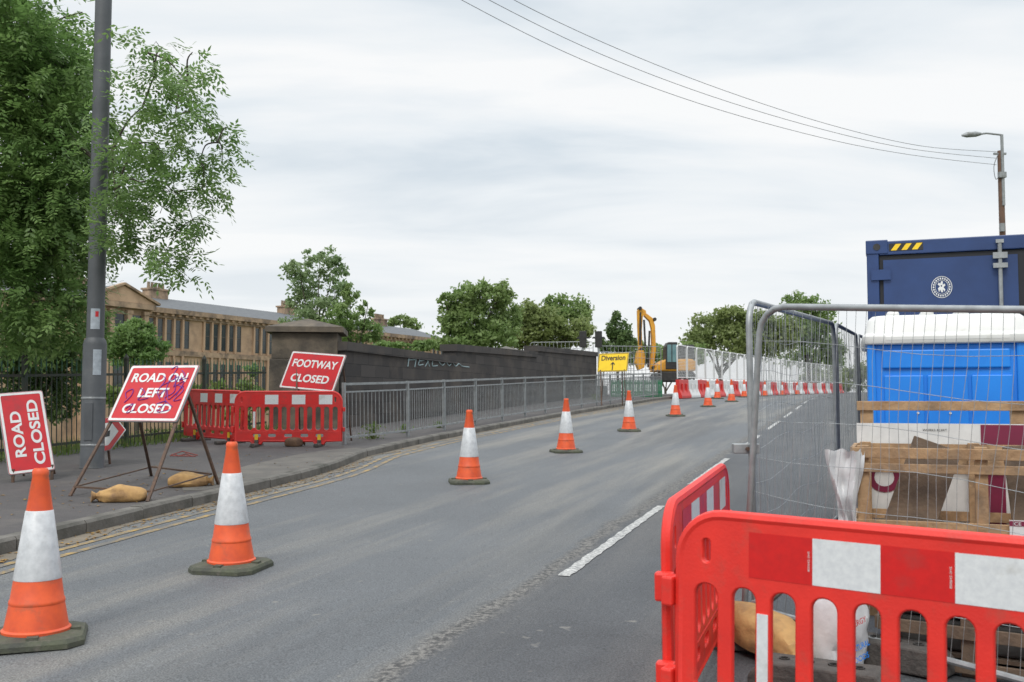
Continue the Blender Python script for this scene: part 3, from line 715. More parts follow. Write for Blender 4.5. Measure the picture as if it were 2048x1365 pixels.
for i in range(3):
    s0,s1=cuts[i],cuts[i+1]
    pxs=[680,898,1062,1180]
    p0=wa+wd*s0; p1=wa+wd*s1
    z0=at(pxs[i],tops[i][0],p0.y).z-loc[2]; z1=at(pxs[i+1],tops[i][1],p1.y).z-loc[2]
    b0=g(p0.y)+.05-loc[2];b1=g(p1.y)+.05-loc[2]
    mb=MB(); mb.prism([(s0,b0-.6),(s1,b1-.6),(s1,z1-.22),(s0,z0-.22)],-.22,.22); mb.build('wall_section',M['wall'],t)
    mb=MB(); mb.prism([(s0-.06,z0-.219),(s1,z1-.219),(s1,z1),(s0-.06,z0)],-.29,.29); mb.build('coping',M['wall'],t)
    mb=MB(); mb.prism([(s0,b0),(s1,b1),(s1,b1+.35),(s0,b0+.35)],-.27,-.221); mb.build('plinth',M['wall'],t)
mb=MB()
s0=s_at(800); s1=s_at(925)
zL=at(805,722,(wa+wd*s0).y).z-loc[2]; zR=at(925,732,(wa+wd*s1).y).z-loc[2]
gl_=[[(0,-.9),(.15,.9)],[(0,.1),(.8,.3)],[(.7,-.9),(.9,.9)],[(1.3,.7),(1.1,-.5),(1.6,-.4)],[(1.2,.1),(1.7,.3)],[(1.9,.7),(2.3,-.6)],[(2.4,.8),(1.8,-.7)],[(2.7,.7),(2.6,-.5),(3.2,-.4)],[(3.3,.3),(3.8,-.3),(4.2,.3),(4.6,-.3),(5.0,.3),(5.4,-.3),(5.8,.2),(6.3,-.2),(7.2,-.25)]]
for st in gl_:
    mb.tube([(s0+(s1-s0)*p.x/7.2,-.232,zL+(zR-zL)*p.x/7.2+p.y*.18) for p in curve_pts([(x,y,0) for x,y in st],4)],.017,4)
mb.build('graffiti',M['teal'],t)
t=thing('stone_pier','pale low pyramid capped pier just beyond the dark wall','pier',at(1012,705,57)-Vector((0,0,3.0)))
mb=MB(); mb.box((-.9,-.9,0),(.9,.9,3.0)); mb.build('pier_shaft',M['pier'],t)
mb=MB(); mb.add([(-1,-1,3.01),(1,-1,3.01),(1,1,3.01),(-1,1,3.01),(0,0,3.35)],[(3,2,1,0),(0,1,4),(1,2,4),(2,3,4),(3,0,4)]); mb.build('pier_cap',M['concrete'],t)

# ---------------------------------------------------------------- terrace building
F0=Vector((-26.7,74.6)); rzb=math.atan2(.902,.432)
t=thing('terrace_building','long two storey honey sandstone terrace with pediment, rows of tall windows and slate roof','building',(F0.x,F0.y,-1.95),(0,0,rzb))
zb=lambda z:z+1.5
PX=-1.7
mb=MB(); mb.box((-16,0,0),(44,9,zb(8.6))); mb.build('wall',M['stone'],t)
mb=MB(); mb.box((-5.5+PX,-.9,0),(PX,-.003,zb(8.6))); mb.build('pavilion_wall',M['stone'],t)
for nm,a_,b_ in (('cornice',(-16,-.45,zb(8.61)),(44,9.3,zb(8.98))),('pavilion_cornice',(-5.8+PX,-1.35,zb(8.605)),(.3+PX,-.455,zb(8.985))),('frieze',(.02+PX,-.18,zb(8.28)),(44,-.005,zb(8.6))),('string_course',(.02+PX,-.14,zb(5.45)),(44,-.005,zb(5.85))),('base_course',(.02+PX,-.12,zb(2.2)),(44,-.005,zb(2.5)))):
    mb=MB(); mb.box(a_,b_); mb.build(nm,M['stone2'],t)
for i in range(60):
    mb=MB(); x=PX+.6+i*.75; mb.box((x,-.36,zb(8.44)),(x+.28,-.185,zb(8.605))); mb.build('eaves_block',M['stone'],t)
rf=MB(); rf.add([(-16.2,-.4,zb(8.99)),(44.2,-.4,zb(8.99)),(44.2,4.4,zb(10.35)),(-16.2,4.4,zb(10.35)),(44.2,9.3,zb(8.99)),(-16.2,9.3,zb(8.99))],[(0,1,2,3),(3,2,4,5),(1,4,2),(0,3,5)])
rf=rf.build('roof',M['slate'],t)
xa,xb,xm,zt_=-5.9+PX,.4+PX,-2.75+PX,10.15
pe=MB(); pe.prism([(xa,zb(9.0)),(xb,zb(9.0)),(xm,zb(zt_))],-1.3,-1.05); pe.build('pediment',M['stone'],t)
for sx in (xa-.2,xb+.2):
    pm=MB(); pm.beam((sx,-1.3,zb(9.05)),(xm,-1.3,zb(zt_+.14)),.34,.16); pm.build('pediment_moulding',M['stone2'],t)
pr_=MB(); pr_.add([(xa,-1.2,zb(9.02)),(xm,-1.2,zb(zt_+.05)),(xb,-1.2,zb(9.02)),(xa,4.2,zb(9.02)),(xm,4.2,zb(zt_+.05)),(xb,4.2,zb(9.02))],[(0,1,4,3),(1,2,5,4)]); pr_.build('pavilion_roof',M['slate'],t)
for i in range(4):
    x=-5.1+PX+i*1.56
    m_=MB(); m_.box((x-.2,-1.18,zb(5.4)),(x+.2,-.905,zb(8.2))); m_.box((x-.27,-1.22,zb(8.2)),(x+.27,-.905,zb(8.45))); m_.build('pilaster',M['stone2'],t)
for i in range(3):
    x=-4.82+PX+i*1.56
    m_=MB(); m_.box((x,-.93,zb(5.8)),(x+1.0,-.902,zb(8.15))); w_=m_.build('window',M['glass'],t)
    m_=MB(); m_.box((x+.1,-.95,zb(3.0)),(x+.9,-.902,zb(4.9))); m_.build('window',M['glass'],t)
s=PX+.8; cnt=0; grp=0
proto=None; pp_=None
while s<43:
    for z0,z1 in ((6.05,8.18),(2.95,4.95)):
        if cnt<90:
            if proto is None:
                m_=MB(); m_.box((0,-.02,0),(.56,-.004,1)); proto=m_.build('window',M['glass'],t)
                f_=MB(); f_.box((0,-.05,.5),(.56,-.021,.53)); f_.box((0,-.05,0),(.05,-.021,1)); f_.box((.51,-.05,0),(.56,-.021,1)); f_=f_.build('window_frame',M['frame'],proto)
                w_=proto
            else:
                w_=proto.copy(); col.objects.link(w_)
                q_=f_.copy(); col.objects.link(q_); q_.parent=w_
            w_.location=(s,0,zb(z0)); w_.scale=(1,1,z1-z0); cnt+=1
            if pp_ is None:
                m_=MB(); m_.box((-.27,-.16,0),(-.07,-.006,1)); pp_=m_.build('mullion',M['stone'],t); w2=pp_
            else: w2=pp_.copy(); col.objects.link(w2)
            w2.location=(s,0,zb(z0-.19 if z0>5 else z0-.44)); w2.scale=(1,1,z1-z0+(.28 if z0>5 else .93))
    grp+=1
    s+=.92 if grp%5 else 2.3
for sx,yy in ((-5.0,4.4),(3.2,4.4),(20,4.4),(36,4.4),(-12,4.4)):
    m_=MB(); m_.box((sx,yy-.45,zb(9.4)),(sx+1.9,yy+.45,zb(10.9))); m_.box((sx-.1,yy-.55,zb(10.9)),(sx+2.0,yy+.55,zb(11.05)))
    ch=m_.build('chimney',M['stone2'],rf)
    for k in range(5):
        m_=MB(); m_.lathe([(.13,zb(11.05)),(.11,zb(11.5)),(.14,zb(11.55))],8,Matrix.Translation((sx+.2+k*.38,yy,0))); m_.build('chimney_pot',M['clay'],t)

# ---------------------------------------------------------------- vegetation
def leafq(mb,c,s,asp=.5):
    a=Vector((random.gauss(0,1),random.gauss(0,1),random.gauss(0,1))).normalized()
    b=a.cross(Vector((random.gauss(0,1),random.gauss(0,1),random.gauss(0,1)))).normalized()
    a=a*s/2;b=b*s*asp/2
    n=len(mb.v)
    for p in (c-a,c+b,c+a,c-b): mb.v.append(tuple(p-mb.off))
    mb.f.append((n,n+1,n+2,n+3)); mb.m.append(0)
def rnd_in(rx,ry,rz,shell=.0):
    while True:
        p=Vector((random.uniform(-1,1),random.uniform(-1,1),random.uniform(-1,1)))
        if p.length<=1 and p.length>=shell*random.random(): return Vector((p.x*rx,p.y*ry,p.z*rz))
def tree(name,label,Y,bpx,clumps,nleaf,ls,m,group='background trees',trunk=.2,cat='tree',base=None,limbs=True,fill=1.0):
    base_z=base if base is not None else -1.4
    bx=(bpx-1024)/F*Y; loc=Vector((bx,Y,base_z))
    t=thing(name,label,cat,loc,group=group)
    tot=sum(c[2]*c[3] for c in clumps)
    mb=MB(loc); tr=MB(loc)
    topz=max(at(c[0],c[1],Y).z for c in clumps)
    tr_top=Vector((bx,Y,base_z+(topz-base_z)*.55))
    tr.tube([loc,loc.lerp(tr_top,.5)+Vector((trunk*.4,0,0)),tr_top],[trunk,trunk*.8,trunk*.55],8)
    for (px,py,rx,ry) in clumps:
        c=at(px,py,Y+random.uniform(-1,1)*rx/F*Y*.6); sx=rx/F*Y; sz=ry/F*Y; sy=(sx+sz)/2
        if limbs:
            st=loc.lerp(tr_top,random.uniform(.7,1)); mid=st.lerp(c,.5)+Vector((0,0,sz*.25)); tr.tube([st,mid,c,c+Vector((0,0,sz*.6))],[trunk*.4,trunk*.25,trunk*.14,trunk*.04],5)
        k=int(nleaf*rx*ry/tot)
        ns=max(4,k//40)
        subs=[(rnd_in(sx*.85,sy*.85,sz*.85,.8),random.uniform(.18,.40)) for _ in range(ns)]
        for _ in range(k):
            sc_,sr=random.choice(subs)
            q=c+sc_+Vector((random.gauss(0,1)*sx,random.gauss(0,1)*sy,random.gauss(0,1)*sz))*sr*.45
            leafq(mb,q,ls*random.uniform(.6,1.3),.55)
    tr.build('trunk',M['bark'],t,smooth=True); mb.build('crown',m,t)
    return t
tree('loose_tree','tall airy pale green tree rising behind the stone pier',46,628,[(640,520,45,30),(600,545,38,30),(668,540,35,28),(625,570,55,35),(590,600,30,30),(670,590,45,35),(640,620,60,35),(600,640,50,30)],5600,.19,M['leaf_pale'],trunk=.12)
tree('broadleaf_tree','bushy tree just right of the airy one behind the dark wall',42,705,[(700,590,22,24),(690,630,40,30),(735,615,18,20),(715,665,50,30),(740,660,25,25),(660,670,40,30),(690,580,12,18)],4800,.17,M['leaf_far'],trunk=.11)
tree('broadleaf_tree','dense mid green tree standing highest behind the middle of the wall',66,930,[(925,600,35,35),(960,590,45,30),(1000,590,30,30),(900,640,35,40),(950,640,60,45),(1010,635,40,45),(930,680,70,30),(890,600,18,18),(990,670,60,35)],12500,.30,M['leaf_far'],trunk=.3)
tree('broadleaf_tree','rounded lower tree right of the densest one behind the wall',74,1050,[(1050,630,35,30),(1090,645,45,40),(1040,670,50,35),(1110,675,55,30),(1150,665,40,35),(1075,640,40,30)],9800,.32,M['leaf_olive'],trunk=.25)
tree('broadleaf_tree','small crowned tree above the far end of the dark wall',92,1125,[(1115,605,30,18),(1145,620,40,30),(1165,655,30,35),(1110,630,25,25)],4200,.36,M['leaf_far'],trunk=.25)
tree('broadleaf_tree','distant tree peeping over the terrace roof',125,810,[(800,640,28,12),(825,648,22,14),(785,652,15,12)],1200,.5,M['leaf_far'],trunk=.3)
tree('conifer_tree','dark pointed tree left of the digger arm',95,1235,[(1232,635,12,22),(1235,660,28,28),(1230,690,38,28),(1255,680,22,25)],3400,.36,M['leaf_dark'],trunk=.2)
tree('broadleaf_tree','olive rounded tree above the white mesh fence',115,1440,[(1420,655,45,30),(1460,640,50,30),(1400,680,40,30),(1470,685,60,40),(1530,675,55,48),(1500,645,50,30),(1565,665,40,42)],14500,.46,M['leaf_olive'],trunk=.4)
tree('broadleaf_tree','tall darker tree seen through the wire fence behind the olive one',140,1615,[(1600,610,48,26),(1635,635,42,38),(1590,650,40,40),(1650,670,34,44),(1610,700,70,42),(1670,710,30,40)],9500,.5,M['leaf_far'],trunk=.4)
tree('broadleaf_tree','low distant tree at the end of the road',170,1660,[(1650,745,40,28),(1700,760,45,24),(1750,750,50,30),(1620,755,30,22)],3000,.7,M['leaf_olive'],trunk=.4)
tree('broadleaf_tree','low hedge like tree behind the digger',100,1330,[(1300,710,40,22),(1340,715,50,22),(1270,705,30,30),(1385,708,34,24)],4000,.42,M['leaf_far'],trunk=.2)
tree('shrub','bright green round bush in front of the terrace beside the grey pole',34,275,[(270,665,45,28),(245,690,35,25),(305,700,38,25),(260,710,55,25)],7500,.13,M['leaf_ash'],trunk=.08,cat='shrub',group='shrubs')
tree('shrub','dark shrub mass behind the iron fence at the far left',19,60,[(20,760,70,60),(90,700,70,60),(30,660,80,60),(110,790,60,60),(10,830,60,50),(150,720,40,50)],11000,.11,M['leaf_dark'],trunk=.08,cat='shrub',group='shrubs',base=-.2)
tree('shrub','low scrub seen through the iron fence right of the grey pole',30,330,[(250,790,60,30),(330,800,70,30),(420,790,50,30),(480,790,60,35)],3600,.16,M['weed'],trunk=.05,cat='shrub',group='shrubs',base=-1.0,limbs=False)
tree('shrub','low green scrub at the foot of the stone pier behind the fence',25.5,500,[(510,740,22,20),(525,800,20,30),(480,830,40,25)],1500,.12,M['leaf_far'],trunk=.04,cat='shrub',group='shrubs',base=0,limbs=False)
tree('shrub','mixed scrub between the trees behind the middle of the dark wall',60,800,[(790,694,60,10),(850,692,40,12),(760,694,40,12)],2200,.24,M['leaf_far'],trunk=.08,cat='shrub',group='shrubs',limbs=False)

# ash tree
loc=Vector((-9.6,17.2,-.8))
t=thing('ash_tree','large leafy ash tree overhanging the grey pole on the left','tree',loc)
lv=MB(loc); br_=MB(loc)
def compound(mb,c,d,L_):
    d=d.normalized(); side=d.cross(Vector((random.gauss(0,.4),random.gauss(0,.4),1))).normalized(); nz=side.cross(d)
    k=3
    for i in range(k+1):
        f=(i+.6)/(k+.6)
        base=c+d*L_*f+Vector((0,0,-.25*L_*f*f))
        for s in ((-1,1) if i<k else (0,)):
            dd=(d*.7+side*s*.9+Vector((0,0,-.25))).normalized() if s else d
            ll=L_*.45*random.uniform(.8,1.15); wv=dd.cross(nz).normalized()*ll*.21
            p=base
            n=len(mb.v)
            for q_ in (p,p+dd*ll*.45+wv,p+dd*ll,p+dd*ll*.45-wv): mb.v.append(tuple(q_-mb.off))
            mb.f.append((n,n+1,n+2,n+3)); mb.m.append(0)
main=[(60,60,95,80),(140,150,90,70),(40,190,80,90),(110,280,105,80),(30,360,70,90),(140,390,95,75),(60,480,95,80),(140,500,70,50),(30,580,75,80),(115,590,75,55),(60,660,90,45),(10,20,70,60),(165,25,32,18),(150,640,50,40),(20,100,60,120),(20,300,60,120),(20,450,60,120),(180,230,45,40),(195,330,50,50),(90,130,80,70),(100,420,90,90),(90,220,80,70)]
side_=[(225,300,30,30),(230,380,30,30),(265,290,38,40),(285,215,38,32),(280,365,48,32),(310,150,45,28),(290,105,28,20),(325,95,40,20),(375,165,38,30),(385,105,26,22),(350,235,60,25),(330,310,60,30),(400,240,40,24),(435,285,36,24),(460,258,26,16),(400,325,42,25),(445,325,14,14),(350,385,50,30),(405,380,38,26),(430,400,16,14),(240,430,40,30),(225,470,30,34),(310,440,52,30),(385,440,40,24),(410,470,16,12),(260,490,35,22),(330,505,38,24),(385,510,26,20),(345,545,26,20),(375,562,20,14)]
root_top=Vector((-9.2,16.6,3.2))
br_.tube([loc,Vector((-9.5,17,1.2)),root_top],[.26,.22,.17],10)
hubs=[at(60,420,16.5),at(90,250,16.5),at(60,80,16.5),at(10,550,16.5)]
for h in hubs: br_.tube([root_top,root_top.lerp(h,.5)+Vector((random.uniform(-.3,.3),0,.3)),h],[.13,.08,.05],7)
def do_clump(px,py,rx,ry,d0,d1,dens,src,L0,br0=.022,dep=None):
    c=at(px,py,dep if dep else (d0+d1)/2); s=((d0+d1)/2)/F
    mid=src.lerp(c,.5)+Vector((random.uniform(-.05,.05),0,.10)); br_.tube(curve_pts([src,mid,c],4),[br0*(1-.6*i/8) for i in range(9)],5)
    nt_=max(3,int(rx*ry*dens/6))
    for _ in range(nt_):
        e=Vector((c.x+random.uniform(-1,1)*rx*s*.95,random.uniform(d0,d1),c.z+random.uniform(-1,1)*ry*s*.95))
        if ((e.x-c.x)/(rx*s))**2+((e.z-c.z)/(ry*s))**2>1: continue
        a=c.lerp(e,random.uniform(.2,.6))
        if random.random()<.25: br_.tube([a,a.lerp(e,.6)+Vector((0,0,.06)),e],[.006,.004,.002],3,cap=False)
        tw=(e-c); tw.z-=.1
        for k in range(5):
            q_=a.lerp(e,.4+.6*k/4)+Vector((random.gauss(0,.05),random.gauss(0,.05),random.gauss(0,.05)))
            d=(tw.normalized()*.7+Vector((random.gauss(0,.7),random.gauss(0,.7),random.gauss(-.15,.5))))
            compound(lv,q_,d,random.uniform(*L0))
    return c
for (px,py,rx,ry) in main: do_clump(px,py,rx,ry,14.9,17.8,.100,min(hubs,key=lambda h:(h-at(px,py,16)).length),(.21,.31))
s1=at(190,320,15.4)
br_.tube([hubs[1],hubs[1].lerp(s1,.5)+Vector((0,0,.1)),s1],[.045,.04,.03],6)
nodes=[s1]
for i,(px,py,rx,ry) in enumerate(side_):
    dep=14.3+random.uniform(-.4,.4); cc=at(px,py,dep)
    src=min(nodes,key=lambda h:(h-cc).length)
    nodes.append(do_clump(px,py,rx*.95,ry*.95,13.4,15.2,.076,src,(.17,.27),max(.007,.022-.0005*i),dep))
br_.build('trunk',M['bark'],t,smooth=True); lv.build('crown',M['leaf_ash'],t)

def weed(label,px,py,n,s,h=.12,m='weed'):
    p=G(px,py,.12); mb=MB(p)
    for _ in range(n):
        a=random.uniform(0,6.28); r=abs(random.gauss(0,s*.5)); z=random.uniform(0,h)
        leafq(mb,p+Vector((r*math.cos(a),r*math.sin(a),z)),random.uniform(.04,.09),.4)
    for _ in range(max(3,n//25)):
        a=random.uniform(0,6.28); r=random.uniform(0,s*.5); q_=p+Vector((r*math.cos(a),r*math.sin(a),0)); mb.tube([q_,q_+Vector((random.uniform(-.04,.04),0,h*1.2))],.004,3)
    tag(mb.build('weed',M[m]),label,'weed','weeds along the guard railing')
for lb,px,py,n,s,h in (('leafy weed at the near foot of the guard railing',745,878,260,.3,.30),('weed under the second guard rail post',808,866,120,.18,.18),('tall weed against the wall below its left end',705,845,420,.5,.5),('weed under the third guard rail post',880,856,110,.2,.15),('bushy weed at the wall base above the fourth cone',1095,795,260,.5,.45),('weed at the kerb below the diversion sign',1190,800,160,.35,.25),('weed growing left of the rail end',1290,788,160,.4,.25),('tuft at the fence foot beside the grey pole',310,880,200,.4,.22),('tuft at the fence foot behind the left barrier',360,872,200,.4,.25),('weed at the middle of the wall base',960,815,180,.4,.3)):
    weed(lb,px,py,n,s,h)
mb=MB()
for _ in range(5200):
    Y=random.uniform(10,23.5); X=bx_(Y)-random.uniform(-.3,1.6); z=g(Y)+.1-(.0 if X>bx_(Y)-.45 else .05)
    h=random.uniform(.06,.25); a=random.uniform(0,6.28)
    dx,dy=math.cos(a)*.012,math.sin(a)*.012; lx,ly=random.uniform(-.07,.07),random.uniform(-.07,.07)
    mb.add([(X-dx,Y-dy,z),(X+dx,Y+dy,z),(X+lx,Y+ly,z+h)],[(0,1,2)])
tag(mb.build('verge_grass',M['weed']),'long rough grass along the foot of the iron fence','grass',kind='stuff')
mb=MB()
for _ in range(620):
    Y=abs(random.gauss(9.5,3.5))+2
    o=random.uniform(.0,.3) if random.random()<.65 else -random.uniform(.2,2.5)
    X=kx(Y)+o; z=g(Y)+(.008 if o>0 else .126)
    a=random.uniform(0,6.28); s=random.uniform(.012,.034)
    mb.add([(X+s*math.cos(a),Y+s*math.sin(a),z),(X-s*.6*math.sin(a),Y+s*.6*math.cos(a),z+.006),(X-s*math.cos(a),Y-s*math.sin(a),z),(X+s*.6*math.sin(a),Y-s*.6*math.cos(a),z+.004)],[(0,1,2,3)])
tag(mb.build('fallen_leaves',M['dry']),'small dry leaves scattered along the gutter and footway','leaves',kind='stuff')
mb=MB()
for st in ([(343,910),(365,903),(395,911)],[(350,908),(357,913),(372,908),(385,913)],[(340,912),(392,913)]):
    mb.tube([G(x,y,.127) for x,y in st],.009,4)
struct(mb,'paint_mark',M['redspray'],'red sprayed survey mark on the footway between the two signs','road marking')

# ---------------------------------------------------------------- water barriers and mesh fence row
ORDN=lambda i:ORD[min(i,30)]
def wpath(s):
    return Vector((8.3+.405*s+.00028*s*s*3, 50.0+.914*s))
def make_water(m,label,loc,rot,group):
    t=thing('water_barrier',label,'barrier',loc,rot,group)
    mb=MB(); L_=1.95
    prof=[(-.24,0),(.24,0),(.24,.12),(.10,.45),(.085,.95),(-.085,.95),(-.10,.45),(-.24,.12)]
    n=len(prof)
    v=[(x,y,z) for x in (0,L_) for y,z in prof]
    mb.add(v,[tuple(reversed(range(n))),tuple(range(n,2*n))]+[(i,(i+1)%n,n+(i+1)%n,n+i) for i in range(n)])
    mb.box((.45,-.17,.0),(.65,-.10,.75)); mb.box((1.3,-.17,0),(1.5,-.10,.75))
    mb.build('barrier_body',m,t,bevel=.02)
    mb=MB(); mb.lathe([(.06,.95),(.06,1.0)],10,Matrix.Translation((L_/2,0,0))); mb.build('filler_cap',M['signwhite'],t)
    return t
def make_meshpanel(label,loc,rot,group):
    t=thing('mesh_panel',label,'fence',loc,rot,group)
    mb=MB(); mb.tube([(.04,.0,1.0),(.04,0,2.6),(.12,0,2.68),(1.85,0,2.68),(1.93,0,2.6),(1.93,0,1.0)],.035,6); mb.tube([(.04,0,1.06),(1.93,0,1.06)],.028,6); mb.build('frame',M['signwhite'],t)
    mb=MB()
    for i in range(1,28): x=.04+1.89*i/28; mb.add([(x-.0075,0,1.06),(x+.0075,0,1.06),(x+.0075,0,2.66),(x-.0075,0,2.66)],[(0,1,2,3)])
    for i in range(1,21): z=1.06+1.6*i/21; mb.add([(.04,.004,z-.0075),(1.93,.004,z-.0075),(1.93,.004,z+.0075),(.04,.004,z+.0075)],[(0,1,2,3)])
    mb.build('mesh_infill',M['signwhite'],t)
    return t
prW=prR=prM=None
for i in range(27):
    s=i*2.05; a=wpath(s);b=wpath(s+2.0); rot=rot_between(a,b); loc=(a.x,a.y,g(a.y)+.02)
    red=i%2==0
    cname='red' if red else 'white'
    lab='%s water filled barrier of the row, a %s one, counting from the near end'%(ORDN(i+1),cname)
    if red:
        if prR is None: prR=make_water(M['redwalk'],lab,loc,rot,'red water filled barriers')
        else: dup(prR,loc,rot,lab)
    else:
        if prW is None: prW=make_water(M['signwhite'],lab,loc,rot,'white water filled barriers')
        else: dup(prW,loc,rot,lab)
    lab='%s white mesh panel above the water filled barriers from the near end'%ORDN(i+1)
    if prM is None: prM=make_meshpanel(lab,loc,rot,'white mesh panels on the barriers')
    else: dup(prM,loc,rot,lab)

# ---------------------------------------------------------------- wire fence panels (grey)
def heras(label,a,b,h=2.0,sink=(0,0),nv=58,wr=.0020,group='grey wire fence panels',base=None):
    a=Vector(a);b=Vector(b); Lp=(b-a).length
    ha=(g(a.y) if base is None else base)+.05-sink[0]; hb=(g(b.y) if base is None else base)+.05-sink[1]
    rot=(0,-math.atan2(hb-ha,Lp),math.atan2(b.y-a.y,b.x-a.x))
    t=thing('wire_fence_panel',label,'fence',(a.x,a.y,ha),rot,group)
    r=.16; mb=MB()
    path=[(0,0,0),(0,0,h-r)]+[(r-r*math.cos(R(x)),0,h-r+r*math.sin(R(x))) for x in (22,45,67,90)]+[(Lp-r,0,h)]+[(Lp-r+r*math.sin(R(x)),0,h-r+r*math.cos(R(x))) for x in (22,45,67,90)]+[(Lp,0,0)]
    mb.tube(path,.020,10)
    mb.tube([(0,0,.14),(Lp,0,.14)],.018,8)
    mb.build('frame',M['galv'],t,smooth=True)
    mb=MB(); rnd=random.Random(5)
    for i in range(1,nv):
        x=Lp*i/nv; pts=[]
        for k in range(7):
            z=.16+(h-.16)*k/6; pts.append((x+(.02*math.sin(i*.33+k*1.1)*(1 if nv>50 else 0))*math.sin(math.pi*k/6)+rnd.uniform(-.003,.003),rnd.uniform(-.01,.01),z))
        mb.tube(pts,wr,3,cap=False)
    for k in range(1,8):
        z=.16+(h-.16)*k/8
        mb.tube([(Lp*i/14,rnd.uniform(-.012,.012)+.004,z+.022*math.sin(i*.9+k)) for i in range(15)],wr*1.15,3,cap=False)
    mb.build('wire_mesh',M['galv'],t)
    return t
P0=(1.385,6.05)
heras('grey wire fence panel facing the camera in front of the timber crates',P0,(P0[0]+2.36,P0[1]-2.54),1.93,(.02,.21),62,.0017)
heras('grey wire fence panel running up the road from the corner by the red barriers',(1.475,6.13),(3.06,9.42),1.95,(.0,0),58,.0015)
heras('grey wire fence panel farther up the road, left of the blue toilet',(3.10,9.50),(4.42,12.75),1.95,(0,0),50,.0017)
heras('grey wire fence panel farthest up, beside the blue container',(4.48,12.85),(5.85,16.1),1.95,(0,0),50,.0017)
t=thing('fence_clamp','steel coupler clamp joining the two nearest wire fence panels','clamp',(1.42,6.07,g(6.1)+1.10))
mb=MB(); mb.box((-.08,-.035,-.03),(.08,.035,.03)); mb.build('clamp_plate',M['galv'],t,bevel=.006)
mb=MB(); mb.lathe([(.012,-.06),(.012,.06)],8,Matrix.Rotation(R(90),4,'X')); mb.build('bolt',M['rusty'],t)
for lb,(x,y),rz in (('dark rubber fence block under the corner of the wire panels',(1.38,5.95),75),('long rubber fence block in front of the white bag',(1.52,4.98),-30),('rubber fence block behind the white bag',(2.0,5.42),-45)):
    t=thing('rubber_block',lb,'fence block',(x,y,g(y)+.003),(0,0,R(rz)))
    mb=MB(); mb.prism([(-.34,0),(.34,0),(.34,.06),(.27,.135),(-.27,.135),(-.34,.06)],-.11,.11); mb.build('block_body',M['rubber'],t,bevel=.012)
    for q_ in (-.18,-.06,.06,.18):
        mb=MB(); mb.lathe([(.028,.136),(.028,.142),(.020,.142),(.020,.136)],10,Matrix.Translation((q_,0,0))); mb.build('socket',M['block'],t)
mb=MB((1.5,5.9,g(5.9))); mb.tube([(1.42,5.95,g(6)+.2),(1.50,5.80,g(6)+.26),(1.62,5.66,g(6)+.42),(1.70,5.66,g(6)+.66)],.018,8)
tag(mb.build('fence_stay',M['galv'],smooth=True),'bent grey tube propped low between the sandbag and the white bag','pipe')

heras('distant grey wire panel just right of the dark wall end',(4.6,52.5),(8.0,53.4),2.7,(0,0),16,.012,'distant grey wire panels')
heras('distant grey wire panel behind the wall end',(1.0,55),(4.4,54),3.0,(0,0),16,.012,'distant grey wire panels')
heras('distant grey wire panel beside the traffic signals',(4.5,49.9),(6.3,51.4),2.3,(0,0),12,.012,'distant grey wire panels')
mb=MB((6.2,49.5,g(49.5)+.1))
mb.box((4.9,49.24,g(49)+.3),(7.4,49.27,g(49)+.4)); mb.box((4.9,49.24,g(49)+.75),(7.4,49.27,g(49)+.85)); mb.box((4.9,49.24,g(49)+.1),(7.4,49.27,g(49)+.16))
for i in range(30):
    x=4.9+i*.085; mb.box((x,49.2,g(49)+.1),(x+.05,49.245,g(49)+.95))
tag(mb.build('plastic_fence',M['greenplastic']),'low green plastic fence at the end of the footway','fence')
for k,(px,lb) in enumerate(((1166,'left of two black portable signal heads above the wall end'),(1197,'right of two black portable signal heads above the wall end'))):
    c=at(px,680,52); t=thing('portable_traffic_signal',lb,'traffic light',(c.x,52,g(52)+.1),group='portable traffic signals')
    hz=c.z-g(52)-.1
    mb=MB(); mb.box((-.05,-.05,0),(.05,.05,hz-.3)); mb.build('mast',M['railgrey'],t)
    mb=MB(); mb.box((-.18,-.12,hz-.4),(.18,.12,hz+.45)); mb.build('signal_head',M['black'],t,bevel=.02)
    mb=MB(); mb.prism([(-.35,hz+.05),(.35,hz+.05),(.30,hz+.15),(-.30,hz+.15)],-.13,-.125); mb.build('hood',M['black'],t)
    mb=MB(); mb.box((-.4,-.3,0),(.4,.3,.55)); mb.build('battery_box',M['railgrey'],t)

# ---------------------------------------------------------------- digger
D=55.0
c=at(1352,745,D); loc=Vector((c.x,D,g(D)))
t=thing('excavator','yellow and black tracked excavator with folded arm beyond the wall','excavator',loc)
P_=lambda px,py,dy=0: at(px,py,D+dy)
def pp(lst,dy0,dy1,name,m,bev=.0,par=None):
    mb=MB(loc); n=len(lst); v=[P_(x,y,0)+Vector((0,dy0,0)) for x,y in lst]+[P_(x,y,0)+Vector((0,dy1,0)) for x,y in lst]
    mb.add(v,[tuple(range(n)),tuple(reversed(range(n,2*n)))]+[(i,n+i,n+(i+1)%n,(i+1)%n) for i in range(n)]); return mb.build(name,m,par or t,bevel=bev)
pp([(1298,740),(1306,740),(1311,700),(1309,652),(1304,637),(1292,628),(1288,633),(1298,643),(1302,658),(1303,700)],-.24,.24,'boom',M['catyellow'],.02)
pp([(1274,622),(1279,615),(1291,622),(1292,629),(1285,634),(1283,660),(1284,700),(1277,700),(1275,660)],-.18,.18,'stick',M['catyellow'],.02)
pp([(1274,702),(1286,702),(1289,716),(1287,736),(1276,741),(1270,726)],-.40,.40,'bucket',M['catyellow'],.03)
for a_,b_ in ((P_(1296,735,-.45),P_(1299,662,-.45)),(P_(1281,625,-.35),P_(1280,690,-.35)),(P_(1288,640,-.35),P_(1291,700,-.35))):
    mb=MB(loc); mb.tube([a_,b_],.055,8); mb.build('hydraulic_ram',M['black'],t,smooth=True)
